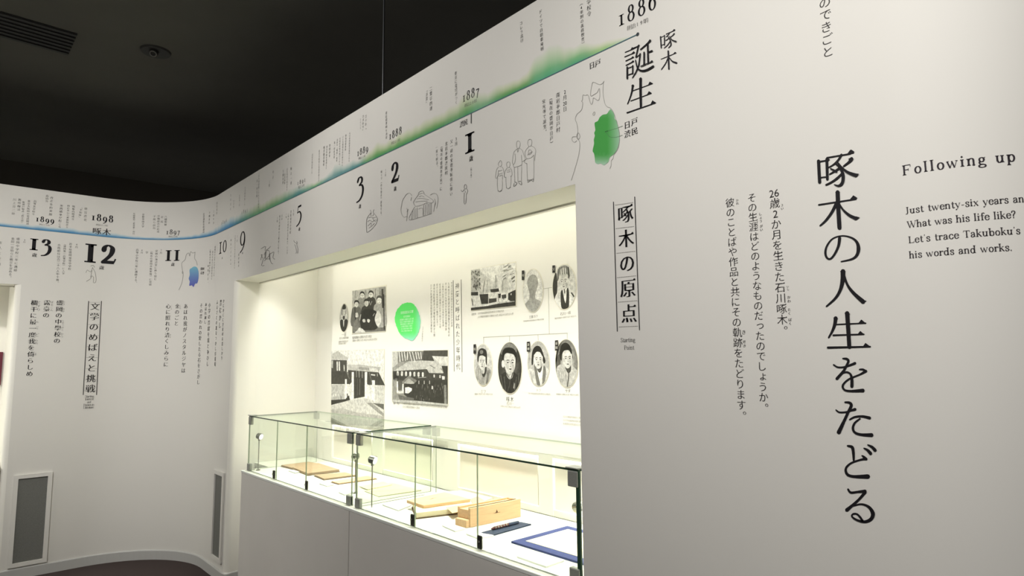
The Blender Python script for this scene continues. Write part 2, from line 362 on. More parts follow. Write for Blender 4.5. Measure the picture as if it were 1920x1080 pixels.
# ---- a small serif face drawn with strokes whose weight follows their direction
def S_(x, a, b, f=''): return ('s', x, a, b, f)
def E_(cx, cy, rx, ry): return ('e', cx, cy, rx, ry)
def C_(*p): return ('c', p)
def L_(wd, *p): return ('l', wd, p)
def D_(x, y): return ('d', x, y)
ARCH = C_((.1, .30), (.17, .42), (.28, .455), (.36, .40), (.38, .28), (.38, 0))
FONT = {
 '0': ([E_(.25, .23, .19, .22)], .52), '1': ([S_(.2, 0, .46, 'TB'), L_(.03, (.03, .012), (.37, .012)), L_(.03, (.03, .448), (.37, .448))], .44),
 '2': ([C_((.07, .34), (.1, .42), (.2, .465), (.31, .42), (.33, .33), (.26, .2), (.05, .03)), L_(.065, (.05, .035), (.4, .035)), L_(.03, (.39, .03), (.44, .13))], .52),
 '3': ([C_((.06, .37), (.12, .45), (.22, .465), (.30, .41), (.29, .32), (.16, .25)), C_((.16, .25), (.31, .22), (.37, .1), (.32, -.06), (.18, -.17), (.02, -.2))], .5),
 '5': ([L_(.06, (.13, .44), (.36, .45)), L_(.03, (.13, .45), (.09, .24)), C_((.09, .24), (.24, .26), (.35, .15), (.34, 0), (.22, -.14), (.04, -.21))], .48),
 '6': ([C_((.38, .68), (.2, .58), (.08, .4), (.06, .22)), E_(.24, .22, .18, .22)], .52),
 '7': ([L_(.06, (.04, .43), (.42, .43)), L_(.03, (.05, .45), (.04, .35)), L_(.07, (.41, .43), (.28, .2), (.16, -.2))], .5),
 '8': ([E_(.25, .52, .14, .155), E_(.25, .18, .185, .19)], .54),
 '9': ([E_(.24, .24, .175, .22), C_((.415, .26), (.41, .08), (.28, -.1), (.08, -.2))], .52),
 '4': ([L_(.03, (.3, .45), (.03, .05), (.46, .05)), S_(.33, -.2, .46, 'B')], .52),
 'F': ([S_(.14, 0, .68, 'TB'), L_(.035, (.14, .665), (.53, .665)), L_(.03, (.53, .68), (.54, .53)), L_(.035, (.14, .35), (.4, .35)), L_(.03, (.4, .43), (.4, .27))], .66),
 'J': ([S_(.26, .1, .68, 'T'), C_((.26, .12), (.2, -.02), (.08, -.01))], .46),
 'W': ([L_(.08, (.08, .67), (.28, 0)), L_(.03, (.28, 0), (.46, .62)), L_(.08, (.4, .67), (.62, 0)), L_(.03, (.62, 0), (.82, .67)), L_(.03, (0, .67), (.2, .67)), L_(.03, (.32, .67), (.5, .67)), L_(.03, (.74, .67), (.9, .67))], .92),
 'L': ([S_(.14, 0, .68, 'TB'), L_(.035, (.14, .017), (.52, .017)), L_(.03, (.52, 0), (.54, .17))], .6),
 'T': ([S_(.3, 0, .68, 'B'), L_(.035, (.04, .665), (.56, .665)), L_(.03, (.04, .68), (.03, .52)), L_(.03, (.56, .68), (.57, .52))], .62),
 'S': ([C_((.4, .55), (.35, .66), (.22, .69), (.1, .6), (.12, .45), (.3, .33), (.42, .2), (.35, .03), (.2, -.01), (.08, .08), (.06, .16))], .52),
 'P': ([S_(.14, 0, .68, 'TB'), C_((.14, .66), (.35, .67), (.47, .58), (.46, .42), (.32, .33), (.14, .33))], .56),
 'I': ([S_(.16, 0, .68, 'TB')], .36),
 'a': ([C_((.08, .36), (.14, .45), (.25, .46), (.32, .38), (.33, .2), (.34, .05), (.43, .03)), C_((.33, .27), (.15, .23), (.07, .12), (.12, .0), (.24, .02), (.33, .12))], .48),
 'b': ([S_(.1, 0, .72, 'T'), E_(.27, .22, .155, .225)], .52),
 'c': ([C_((.38, .36), (.3, .45), (.2, .45), (.08, .33), (.08, .12), (.2, -.01), (.32, .02), (.4, .12))], .46),
 'd': ([S_(.38, 0, .72, 'TB'), E_(.22, .22, .155, .225)], .54),
 'e': ([C_((.08, .26), (.24, .26), (.39, .26), (.37, .39), (.24, .46), (.1, .38), (.07, .2), (.14, .03), (.26, -.01), (.4, .1))], .47),
 'f': ([S_(.16, 0, .55, 'B'), C_((.16, .5), (.18, .67), (.27, .71), (.36, .66)), L_(.03, (.03, .44), (.32, .44))], .36),
 'g': ([E_(.22, .3, .13, .14), L_(.03, (.33, .4), (.43, .44)), E_(.24, -.11, .19, .1), C_((.12, .19), (.08, .1), (.15, .02), (.3, .0))], .5),
 'h': ([S_(.1, 0, .72, 'TB'), ARCH, L_(.03, (.29, .01), (.46, .01))], .54),
 'i': ([S_(.12, 0, .45, 'TB'), D_(.12, .63)], .3),
 'k': ([S_(.1, 0, .72, 'TB'), L_(.03, (.1, .2), (.36, .44)), L_(.08, (.2, .28), (.42, .01)), L_(.03, (.28, .44), (.44, .44)), L_(.03, (.34, .01), (.5, .01))], .52),
 'l': ([S_(.12, 0, .72, 'TB')], .3),
 'n': ([S_(.1, 0, .45, 'TB'), ARCH, L_(.03, (.29, .01), (.46, .01))], .54),
 'm': ([S_(.1, 0, .45, 'TB'), ARCH, L_(.03, (.29, .01), (.46, .01))], .54),
 'o': ([E_(.24, .22, .165, .225)], .5),
 'p': ([S_(.1, -.22, .45, 'TB'), E_(.27, .22, .155, .225)], .52),
 'r': ([S_(.1, 0, .45, 'TB'), C_((.1, .28), (.2, .42), (.32, .43)), D_(.33, .4)], .4),
 's': ([C_((.32, .36), (.28, .45), (.17, .46), (.08, .38), (.13, .28), (.27, .2), (.33, .1), (.25, 0), (.13, 0), (.06, .1))], .42),
 't': ([S_(.15, .08, .6), C_((.15, .1), (.2, 0), (.31, .04)), L_(.03, (.03, .44), (.31, .44))], .36),
 'u': ([S_(.1, .1, .45, 'T'), C_((.1, .14), (.17, .01), (.28, .02), (.38, .14)), S_(.38, 0, .45, 'TB')], .56),
 'v': ([L_(.08, (.05, .44), (.22, 0)), L_(.03, (.22, 0), (.38, .44)), L_(.03, (0, .44), (.14, .44)), L_(.03, (.3, .44), (.44, .44))], .46),
 'w': ([L_(.075, (.05, .44), (.2, 0)), L_(.03, (.2, 0), (.33, .4)), L_(.075, (.31, .44), (.45, 0)), L_(.03, (.45, 0), (.6, .44)), L_(.03, (0, .44), (.14, .44)), L_(.03, (.52, .44), (.66, .44))], .7),
 'x': ([L_(.08, (.06, .44), (.36, .01)), L_(.03, (.36, .44), (.06, .01)), L_(.03, (0, .44), (.16, .44)), L_(.03, (.28, .44), (.42, .44)), L_(.03, (0, .01), (.14, .01)), L_(.03, (.28, .01), (.44, .01))], .47),
 'y': ([L_(.08, (.06, .44), (.24, .0)), L_(.03, (.4, .44), (.2, -.1), (.08, -.2)), D_(.08, -.18), L_(.03, (0, .44), (.16, .44)), L_(.03, (.32, .44), (.46, .44))], .48),
 '-': ([L_(.04, (.05, .2), (.3, .2))], .38), '.': ([D_(.1, .03)], .26), "'": ([L_(.06, (.1, .7), (.09, .58))], .22),
 '?': ([C_((.06, .55), (.12, .67), (.24, .68), (.34, .58), (.3, .43), (.2, .32), (.19, .2)), D_(.19, .03)], .42),
 ' ': ([], .34),
}
def serif_text(ink, text, u0, z0, size, col, track=0.0, wx=1.0, bold=1.0, slope=0.0, length=None, h=None):
    if length:
        adv = sum(FONT[c][1] for c in text)*size*wx; track = (length-adv)/max(1, len(text)-1)
    x = u0
    thick = .092*bold; thin = .032*(.5+.5*bold)
    for ch in text:
        for g in FONT[ch][0]:
            T = lambda p: (x+p[0]*size*wx, z0+p[1]*size+slope*(x-u0))
            if g[0] == 's':
                _, gx, a, b, f = g; ink.ribbon([T((gx, a)), T((gx, b))], [thick*size]*2, col, h, cap=False)
                for c_, y, sg in (('T', b, -1), ('B', a, 1)):
                    if c_ in f:
                        hw = .105*(.6+.4*bold); ink.ribbon([T((gx-hw, y+.014*sg)), T((gx+hw, y+.014*sg))], [.032*size]*2, col, h, cap=False)
                        ink.poly([T((gx-hw*.8, y+.02*sg)), T((gx+hw*.8, y+.02*sg)), T((gx+thick*.45, y+.075*sg)), T((gx-thick*.45, y+.075*sg))], col, h)
            elif g[0] == 'd':
                ink.poly([T((g[1]+.055*bold*math.cos(k*.7854), g[2]+.055*bold*math.sin(k*.7854))) for k in range(8)], col, h)
            elif g[0] == 'l':
                wd = g[1]*(bold if g[1] > .05 else (.5+.5*bold)); ink.ribbon([T(p) for p in g[2]], [wd*size]*len(g[2]), col, h, cap=False)
            else:
                if g[0] == 'e':
                    pts = [(g[1]+g[3]*math.cos(k*math.pi/10), g[2]+g[4]*math.sin(k*math.pi/10)) for k in range(20)]; cl = True
                else: pts, _ = crom(g[1], [1]*len(g[1]), 4); cl = False
                ws = []
                for i in range(len(pts)):
                    a = pts[i-1] if (i or cl) else pts[0]; b = pts[(i+1) % len(pts)] if (i+1 < len(pts) or cl) else pts[-1]
                    dx, dy = b[0]-a[0], b[1]-a[1]; q = abs(dy)/(math.hypot(dx, dy)+1e-9); ws.append((thin+(thick-thin)*q**1.3)*size)
                ink.ribbon([T(p) for p in pts], ws, col, h, closed=cl, cap=not cl)
        x += FONT[ch][1]*size*wx+track
    return x
def year(ink, x0, y0, x1, y1, text, hpx, col=(34, 32, 34), bold=1.1):        # level text from baseline start to baseline end, cap height in px
    a = ink.px(x0, y0); b = ink.px(x1, y1); sc = ink.scale_at(x0, y0); size = hpx*sc/.68
    adv = sum(FONT[c][1] for c in text)*size; wx = min(1.0, .8*(b[0]-a[0])/adv)
    serif_text(ink, text, a[0], (a[1]+b[1])/2, size, col, wx=wx, bold=bold, length=b[0]-a[0])
# ================================================================ the setting
ZH, ZL, ZT, ZK, ZG = 2.158, 2.59, 2.911, .815, 1.186
UR = CUM[N_CORNER-1]                                  # where the right wall's straight run begins
S0, S1 = 1.436, 4.87                                  # opening in the right wall
off_l, _ = on_off(0, 0, 0), 0
def left_off(px, py):                                 # pixel -> (off, z) on the left wall plane s = SB
    d = ray(px, py); t = SB/(DA @ d[:2]); return float(NA @ (d[:2]*t)-CO), float(EYE+d[2]*t)
LO = left_off(40, 534)[0]                             # right edge of the left-hand opening
def wall_mesh(name, u0, u1, holes, parent=None, mt=None):
    us = [u for u in CUM if u0 < u < u1]+[u0, u1]+[h[0] for h in holes]+[h[1] for h in holes]
    zs = sorted(set([0, ZT]+[h[2] for h in holes]+[h[3] for h in holes]+[ZL]))
    us = sorted(set(round(u, 5) for u in us if u0-1e-6 <= u <= u1+1e-6)); V = []; Fc = []
    n = len(us); idx = {}
    for lay, h in ((0, 0), (1, -.04)):
        for i, u in enumerate(us):
            for j, z in enumerate(zs): idx[(lay, i, j)] = len(V); V.append(WALL(u, z, h))
    for i in range(n-1):
        for j in range(len(zs)-1):
            um = (us[i]+us[i+1])/2; zm = (zs[j]+zs[j+1])/2
            if any(h[0] < um < h[1] and h[2] < zm < h[3] for h in holes): continue
            for lay in (0, 1): Fc.append((idx[(lay, i, j)], idx[(lay, i+1, j)], idx[(lay, i+1, j+1)], idx[(lay, i, j+1)]))
        Fc.append((idx[(0, i, len(zs)-1)], idx[(0, i+1, len(zs)-1)], idx[(1, i+1, len(zs)-1)], idx[(1, i, len(zs)-1)]))
    me = bpy.data.meshes.new(name); me.from_pydata([tuple(v) for v in V], [], Fc); me.materials.append(mt or M_wall)
    for p in me.polygons: p.use_smooth = True
    try: me.set_sharp_from_angle(angle=math.radians(35))
    except Exception: pass
    o = bpy.data.objects.new(name, me); C.objects.link(o); return o
wall_r = tag(wall_mesh('wall_right', UR, CUM[-1], [(u_of_s(S1), u_of_s(S0), 0, ZH)]), 'white printed partition wall with the timeline and the big vertical title', kind='structure')
wall_l = tag(wall_mesh('wall_left', 0, UR, [(0.2, u_of_off(LO), 0, ZH)]), 'white partition wall at left curving round into the right-hand wall', kind='structure')
tag(slab('floor', rect(-3.5, 8.2, -6.5, 3), -.05, 0, M_floor), 'dark brown carpet floor', kind='structure')
tag(slab('ceiling', rect(-3.5, 8.2, -6.5, 3), ZC, ZC+.05, M_ceil), 'black ceiling above the lit partition', kind='structure')
for nm, r in (('wall_far', rect(8.2, 8.25, -6.5, 3)), ('wall_back', rect(-3.5, 8.2, 3, 3.05)), ('wall_near', rect(-3.55, -3.5, -6.5, 3)), ('wall_side', rect(-3.5, 8.2, -6.55, -6.5))):
    tag(slab(nm, r, 0, ZC, M_dark), kind='structure')
def strip(name, pts, z0, z1, mt, parent=None, thick=0, smooth=True):        # upright sheet along plan points (s, off)
    V = []; Fc = []
    for p in pts: V += [sw(p[0], p[1], z0), sw(p[0], p[1], z1)]
    Fc = [(2*i, 2*i+2, 2*i+3, 2*i+1) for i in range(len(pts)-1)]
    me = bpy.data.meshes.new(name); me.from_pydata([tuple(v) for v in V], [], Fc); me.materials.append(mt)
    for p in me.polygons: p.use_smooth = smooth
    o = bpy.data.objects.new(name, me); C.objects.link(o)
    if parent: o.parent = parent
    return o
# right-hand niche: rounded rim, soffit, lining
rim = [(4.87, 0), (4.855, .001), (4.842, .005), (4.832, .012), (4.826, .022), (4.824, .036), (4.852, .18)]
strip('niche_rim', rim, 0, ZH, M_case, wall_r)
strip('niche_side', [(4.852, .18), (4.852, .65)], 0, 2.42, M_case, wall_r, smooth=False)
strip('niche_side', [(S0, .0), (S0, .17), (1.25, .17), (1.25, .65)], 0, 2.42, M_case, wall_r, smooth=False)
strip('niche_back', [(4.852, .65), (1.25, .65)], 0, 2.42, M_case, wall_r, smooth=False)
q = [sw(*p, ZH) for p in rim+[(S0, .18), (S0, 0)]]
obj('niche_soffit', q, [tuple(range(len(q)))], M_case, wall_r)
v1, f1 = box8([sw(*p) for p in rect(1.25, 4.86, .18, .20)], ZH-.008, 2.42)
v2, f2 = box8([sw(*p) for p in rect(1.25, 4.88, .165, .66)], 2.42, 2.44)
v3, f3 = box8([sw(*p) for p in rect(1.25, 4.85, .205, .235)], ZH+.012, ZH+.05)
obj('niche_lid', *join([(v1, f1), (v2, f2)]), M_case, wall_r)
# lower back of the case: frames with frosted panels
for a, b in ((596, 621), (697, 717), (811, 858), (1009, 1036)):
    sa = on_off(a, 880, .615)[0]; sb = on_off(b, 880, .615)[0]
    bevel(slab('case_upright', rect(sb, sa, .615, .65), ZK, 1.1, M_case, wall_r), .003)
v, f = join([box8([sw(*p) for p in rect(1.25, 4.62, .618, .65)], ZK, ZK+.03), box8([sw(*p) for p in rect(1.25, 4.62, .618, .65)], 1.085, 1.10)])
obj('case_rail', v, f, M_case, wall_r)
for a, b in ((622, 696), (718, 810), (859, 1008), (1037, 1120)):
    sa = on_off(a, 880, .632)[0]; sb = max(1.26, on_off(b, 880, .632)[0])
    slab('back_light_panel', rect(sb, sa, .632, .65), ZK+.03, 1.085, M_frost, wall_r)
# left-hand niche
lrim = [(SB, LO+.0), (SB+.001, LO-.012), (SB+.005, LO-.022), (SB+.012, LO-.031), (SB+.022, LO-.036), (SB+.16, LO-.030)]
strip('niche_rim', lrim, 0, ZH, M_case, wall_l)
strip('niche_side', [(SB+.16, LO-.03), (SB+.65, LO-.03), (SB+.65, -4.35), (SB, -4.35)], 0, 2.42, M_case, wall_l, smooth=False)
q = [sw(*p, ZH) for p in lrim+[(SB+.16, -4.3), (SB, -4.3)]]
obj('niche_soffit', q, [tuple(range(len(q)))], M_case, wall_l)
v1, f1 = box8([sw(*p) for p in rect(SB+.16, SB+.18, -4.35, LO-.02)], ZH-.008, 2.42)
v2, f2 = box8([sw(*p) for p in rect(SB+.1, SB+.66, -4.35, LO-.02)], 2.42, 2.44)
obj('niche_lid', *join([(v1, f1), (v2, f2)]), M_case, wall_l)
# baseboards
def base(name, pts_u, ext, label):
    V = []; Fc = []; n = len(pts_u)+len(ext)
    for u in pts_u:
        for z, h in ((0, 0), (0, .011), (.068, .011), (.075, .006), (.075, 0)): V.append(WALL(u, z, h))
    for (s, o, ns, no) in ext:
        for z, h in ((0, 0), (0, .011), (.068, .011), (.075, .006), (.075, 0)): V.append(sw(s+ns*h, o+no*h, z))
    for i in range(n-1):
        for k in range(5): Fc.append((5*i+k, 5*i+(k+1) % 5, 5*i+5+(k+1) % 5, 5*i+5+k))
    o = obj(name, V, Fc, M_base); return tag(o, label, kind='structure')
us = [u for u in CUM if u_of_off(LO)+.01 < u < u_of_s(S1)]
base('baseboard_left', [u_of_off(LO)]+us+[u_of_s(S1)], [(s, o, -.6, -.8) for s, o in rim[2:]], 'pale vinyl baseboard following the curved corner')
base('baseboard_right', [u_of_s(S0)]+[u for u in CUM if u_of_s(S0) < u < CUM[-1]-.01], [], None)

# ================================================================ counter in the right-hand niche
SCL = 4.58
ct = empty('display_counter', sw(3, .3, 0), 'long low display counter with a pale top and plain grey front under the glass cases', 'counter')
seam = on_off(653, 1000, 0)[0]
bevel(slab('worktop', rect(S0+.001, SCL, .012, .612), ZK-.022, ZK, M_top, ct), .002)
bevel(slab('edge_trim', rect(S0+.001, SCL, 0, .014), ZK-.014, ZK, M_card, ct), .002)
for a, b in ((S0+.001, seam-.003), (seam+.003, SCL)):
    bevel(slab('front_panel', rect(a, b, .003, .022), .0, ZK-.016, M_front, ct), .0015)
slab('carcass', rect(S0+.004, SCL-.004, .022, .645), 0.0, ZK-.024, M_front, ct)

slab('worktop', rect(SCL, 4.848, .19, .612), ZK-.022, ZK, M_top, ct); slab('carcass', rect(SCL, 4.846, .2, .61), 0, ZK-.024, M_front, ct)
lc = empty('display_counter', sw(SB+.3, -2.7, 0), 'pale counter in the left-hand niche at the far left edge', 'counter')
bevel(slab('worktop', rect(SB+.002, SB+.63, -4.3, LO-.045), ZK-.022, ZK, M_top, lc), .002)
bevel(slab('front_panel', rect(SB+.003, SB+.022, -4.3, LO-.045), 0, ZK-.024, M_front, lc), .0015)
slab('carcass', rect(SB+.022, SB+.6, -4.3, LO-.05), 0, ZK-.026, M_front, lc)
# glass cases on the counter
OG = .035
def pane(name, a, b, z0, z1, par):                    # upright or level sheet of glass; a, b plan corners, thickness .006
    d = Vector((b[0]-a[0], b[1]-a[1])); L = d.length; n = Vector((-d.y, d.x))/L*.003
    pts = [(a[0]+n.x, a[1]+n.y), (b[0]+n.x, b[1]+n.y), (b[0]-n.x, b[1]-n.y), (a[0]-n.x, a[1]-n.y)]
    v, f = box8([sw(*p) for p in pts], z0, z1)
    o = obj(name, v, f, None, par, [M_glass, M_gedge, M_gseam]); me = o.data
    for p in me.polygons:
        c = p.center; big = p.area > .3*max(q.area for q in me.polygons); p.material_index = 0 if big else (1 if abs(p.normal.z) > .5 else 2)
    return o
def glass_case(xl, xr, seams, label, brackets, locks, endmat):
    s_l = on_off(xl, 850, OG)[0]; s_r = max(S0+.006, on_off(xr, 950, OG)[0])
    zt = ZG; g = empty('glass_case', sw((s_l+s_r)/2, .28, ZK), label, 'display case', 'glass cases on the counter')
    ss = [s_l]+[on_off(x, 850, OG)[0] for x in seams]+[s_r]
    for i in range(len(ss)-1):
        pane('front_pane', (ss[i]-.001, OG), (ss[i+1]+.001, OG), ZK+.002, zt-.007, g)
    e1 = pane('end_pane', (s_l-.003, OG+.004), (s_l-.003, .53), ZK+.001, zt-.007, g)
    e2 = pane('end_pane', (s_r+.003, OG+.004), (s_r+.003, .53), ZK+.001, zt-.007, g)
    for p in e2.data.polygons:
        if p.material_index == 2 and endmat: p.material_index = 1
    v, f = box8([sw(*p) for p in rect(s_r, s_l, OG-.004, .53)], zt-.007, zt)
    o = obj('top_pane', v, f, None, g, [M_glass, M_gedge, M_gseam])
    for p in o.data.polygons:
        lo = NA @ np.array([p.center.x, p.center.y])-CO
        p.material_index = 0 if abs(p.normal.z) > .5 else (1 if (lo < .1 or abs(p.normal.y) > .5) else 2)
    if endmat: slab('edge_seal', rect(s_r-.004, s_r+.012, OG-.004, OG+.003), ZK+.002, zt-.007, M_gedge, g)
    bs = .047
    for side in brackets:                             # metal corner clamps, top and bottom
        a = s_l-bs if side == 'l' else s_r
        for z0, z1 in ((zt-.06, zt-.006), (ZK, ZK+.048)):
            bevel(slab('corner_clamp', rect(a+.001, a+bs, OG-.009, OG+.012), z0, z1, M_steel, g), .004)
        bevel(slab('corner_clamp', rect(a-.006, a+bs+.006, OG-.012, OG+.035), zt+.0005, zt+.006, M_steel, g), .002)
        bevel(slab('corner_clamp', rect(a+.001, a+bs, .50, .528), zt-.055, zt-.008, M_steel, g), .004)
    for x, y in locks:
        s, o_ = on_z(x, y, ZK); s = on_off(x, y-10, OG)[0]
        lk = bevel(slab('pane_lock', rect(s-.016, s+.010, OG-.014, OG-.003), ZK+.006, ZK+.058, M_lock, g), .005, 3)
        c = sw(s-.004, OG-.0145, ZK+.036); n = -Vector((NA[0], NA[1], 0))
        v, f = cyl(c, c+n*.004, .006); obj('lock_cylinder', v, f, M_chrome, lk)
    return g
glass_case(466, 659, (519, 575), 'left glass case on the counter, holding brown notebooks and a pale manuscript corner', 'lr', ((516, 893), (577, 916)), False)
glass_case(669, 1087, (779, 895), 'larger right glass case on the counter, holding the wooden boxes and navy framed sheet', 'lr', ((776, 985), (902, 1030)), True)

# ================================================================ back graphic panel and its photographs
s_pl = on_off(621, 720, PB)[0]
gp = tag(slab('graphic_panel', rect(1.26, s_pl, PB, PB+.02), 1.105, 2.419, M_case), 'large cream graphic panel at the back of the lit niche', 'panel')

# ================================================================ lamps and exhibits on the counter
def stem_lamp(bx, by, hx, hy, label, disc=False, face=(-1, .6, -.3)):
    s, o_ = on_z(bx, by, ZK); zh = on_off(hx, hy, o_)[1]
    b = sw(s, o_, ZK); g = empty('case_lamp', b, label, 'lamp', 'little stem lamps in the glass cases')
    r = .03 if disc else .014
    v, f = cyl(b+Vector((0, 0, .0004)), b+Vector((0, 0, .006)), r, r*.9, 20); obj('base', v, f, M_card if disc else M_chrome, g)
    v, f = join([cyl(b+Vector((0, 0, .005)), b+Vector((0, 0, zh-ZK-.022)), .0032), cyl(b+Vector((0, 0, zh-ZK-.03)), b+Vector((0, 0, zh-ZK-.012)), .007)])
    obj('stem', v, f, M_chrome, g)
    c = sw(s, o_, zh); d = (sw(s+face[0], o_+face[1], 0)-sw(s, o_, 0)); d.z = face[2]; d.normalize()
    v, f = join([cyl(c-d*.02, c-d*.012, .011, .02, 18), cyl(c-d*.012, c+d*.016, .02, .023, 18)]); hd = obj('head', v, f, M_chrome, g)
    v, f = cyl(c+d*.0162, c+d*.018, .0185, .0185, 18); obj('lens', v, f, M_lens, hd)
stem_lamp(484, 882, 491, 819, 'stem lamp at the far left end of the left glass case')
stem_lamp(666, 925, 669, 856, 'stem lamp by the joint of the two glass cases, set further back', face=(1, .3, -.35))
stem_lamp(697, 954, 703, 863, 'tall stem lamp on a white disc foot at the left of the right glass case', True)
stem_lamp(1086, 1008, 1084, 950, 'stem lamp half hidden by the wall edge at the right of the right glass case', face=(1, .3, -.35))

def P(px, py): return on_z(px, py, ZK)
S_END = on_off(466, 850, .035)[0]-.02
def quad(*pp):                                        # keeps sheets inside the glass case
    return [(min(s, S_END), min(max(o, .055), .50 if s > 2.9 else .595)) for s, o in (P(*p) for p in pp)]
def sheet(name, pts, h, mt, label, cat, group=None, z0=ZK+.0003, bev=.0008):
    o = slab(name, pts, z0, z0+h, mt); tag(o, label, cat, group)
    if bev: bevel(o, bev)
    return o
def lines_on(ink, pts, n, col, a=.12, b=.88, wdt=.0012, h=0):      # faint rows of handwriting on a sheet lying flat
    p = [np.array(q_) for q_ in pts]
    for i in range(n):
        t = .12+.76*i/max(1, n-1); l = p[0]+(p[3]-p[0])*t; r = p[1]+(p[2]-p[1])*t; k = a
        while k < b:
            e = min(b, k+random.uniform(.03, .08)); ink.ribbon([l+(r-l)*k, l+(r-l)*e], [wdt, wdt], col, h, cap=False); k = e+random.uniform(.01, .03)
def table_ink(z): return Ink(lambda s, o_, h: sw(s, o_, z+.0006), lambda x, y: P(x, y))
TW = (120, 104, 84)
# open brown notebook
nb = empty('open_notebook', sw(*P(575, 878), ZK), 'largest brown notebook lying open at the left of the left glass case', 'notebook')
q1 = quad((522.5, 874), (547, 880.5), (597, 872), (573, 867)); q2 = quad((547, 880.5), (577, 892.5), (638, 885), (597, 872))
for q_, h in ((q1, .012), (q2, .016)):
    slab('cover', q_, ZK+.0003, ZK+.003, M_dwood, nb); c = np.mean(np.array(q_), 0); qq = [tuple(c+(np.array(p)-c)*.965) for p in q_]
    slab('pages', qq, ZK+.003, ZK+h, M_wood2, nb)
    ik = table_ink(ZK+h); lines_on(ik, qq, 5, TW); ik.make('handwriting', nb)['kind'] = 'stuff'
def booklet(name, pts, h, label, mt=M_wood2):
    g = empty(name, sw(*np.mean(np.array(pts), 0), ZK), label, 'notebook', 'brown notebooks in the left glass case')
    slab('cover', pts, ZK+.0003, ZK+.003, M_dwood, g); c = np.mean(np.array(pts), 0); qq = [tuple(c+(np.array(p)-c)*.96) for p in pts]
    slab('pages', qq, ZK+.003, ZK+h, mt, g); ik = table_ink(ZK+h); lines_on(ik, qq, 4, TW); ik.make('handwriting', g)['kind'] = 'stuff'
booklet('thin_notebook', quad((588, 893), (607, 901), (667, 893.5), (648, 888)), .010, 'thin brown notebook in the middle of the three in the left glass case')
booklet('thin_notebook', quad((620, 905), (634, 909), (707, 899), (692, 894)), .008, 'narrow tan notebook nearest the joint of the two glass cases', M_wood)
ms = quad((684, 922), (710, 932), (792.5, 920), (733, 906))
o = empty('manuscript', sw(*np.mean(np.array(ms), 0), ZK), 'pale greenish manuscript sheets beside the white disc lamp', 'document')
slab('sheet', ms, ZK+.0003, ZK+.004, M_pale, o); ms2 = quad((674, 914), (690, 920), (735, 911), (718, 905)); slab('sheet', ms2, ZK+.0046, ZK+.0066, M_pale, o)
ik = table_ink(ZK+.004); lines_on(ik, ms, 6, (196, 186, 152)); ik.make('handwriting', o)['kind'] = 'stuff'
def card(pp, label, n=4):
    pts = quad(*pp); g = empty('caption_card', sw(*np.mean(np.array(pts), 0), ZK), label, 'card', 'white caption cards in the glass cases')
    bevel(slab('card', pts, ZK+.0003, ZK+.007, M_card, g), .001); ik = table_ink(ZK+.007); lines_on(ik, pts, n, (170, 170, 164), wdt=.0011); ik.make('lettering', g)['kind'] = 'stuff'
card(((717, 948), (747, 959), (772, 948.5), (750, 942.5)), 'white caption card between the manuscript and the wooden folder')
card(((635, 925), (646, 929.5), (669, 923), (660, 919)), 'white caption card behind the clamps where the two cases meet', 2)
card(((599, 908.5), (613, 913), (626, 910.5), (611, 906.5)), 'small white caption card in front of the thin notebooks', 2)
card(((541, 884), (553, 888), (562, 886), (550, 882.5)), 'tiny caption card in front of the open notebook', 2)
card(((829, 987.5), (853, 998), (872, 993), (848, 985)), 'small white caption card in front of the long wooden box', 3)
card(((874, 1003), (897, 1011.5), (926, 1006.5), (899, 1001.5)), 'small white caption card half under the navy pen tray', 3)
card(((969, 1046), (1024, 1065), (1058, 1053), (997, 1036.5)), 'largest white caption card, in front of the navy framed sheet', 6)
# folder of papers with its board lid
fd = quad((779, 974), (864, 964), (907, 951), (938, 941), (872, 927), (800, 934), (772, 953))
g = empty('paper_folder', sw(*np.mean(np.array(fd), 0), ZK), 'open cream folder of papers under a wooden board, left of the long box', 'folder')
slab('backing', fd, ZK+.0003, ZK+.006, M_dwood, g); c = np.mean(np.array(fd), 0)
slab('papers', [tuple(c+(np.array(p)-c)*.975) for p in fd], ZK+.006, ZK+.028, M_paper, g)
def up(pp, z):                                        # points on a level plane at height z
    return [(s, min(o, .60)) for s, o in (on_z(x, y, z) for x, y in pp)]
bd_ = up(((762.5, 937), (794, 947), (882, 935), (834, 922)), ZK+.045)
o = bevel(slab('board_lid', bd_, ZK+.0285, ZK+.044, M_wood, g), .002); ik = table_ink(ZK+.044); a = up(((806, 936.5), (812, 934), (818, 933)), ZK+.045)
ik.ribbon([a[0], a[1], a[2]], [.004, .008, .003], (70, 52, 40), 0); ik.make('ink_mark', g)
slab('loose_slip', up(((836, 951), (872, 945), (882, 955), (848, 962)), ZK+.03), ZK+.0285, ZK+.0298, M_wood, g)
slab('loose_slip', up(((800, 949), (812, 947), (813, 950), (802, 952)), ZK+.03), ZK+.0285, ZK+.0298, M_wood2, g)
tag(slab('pink_sheet', up(((881.5, 935.5), (895, 930), (917, 943), (889, 948)), ZK+.032), ZK+.0285, ZK+.0315, M_pink, g), 'pink paper slip on the papers')
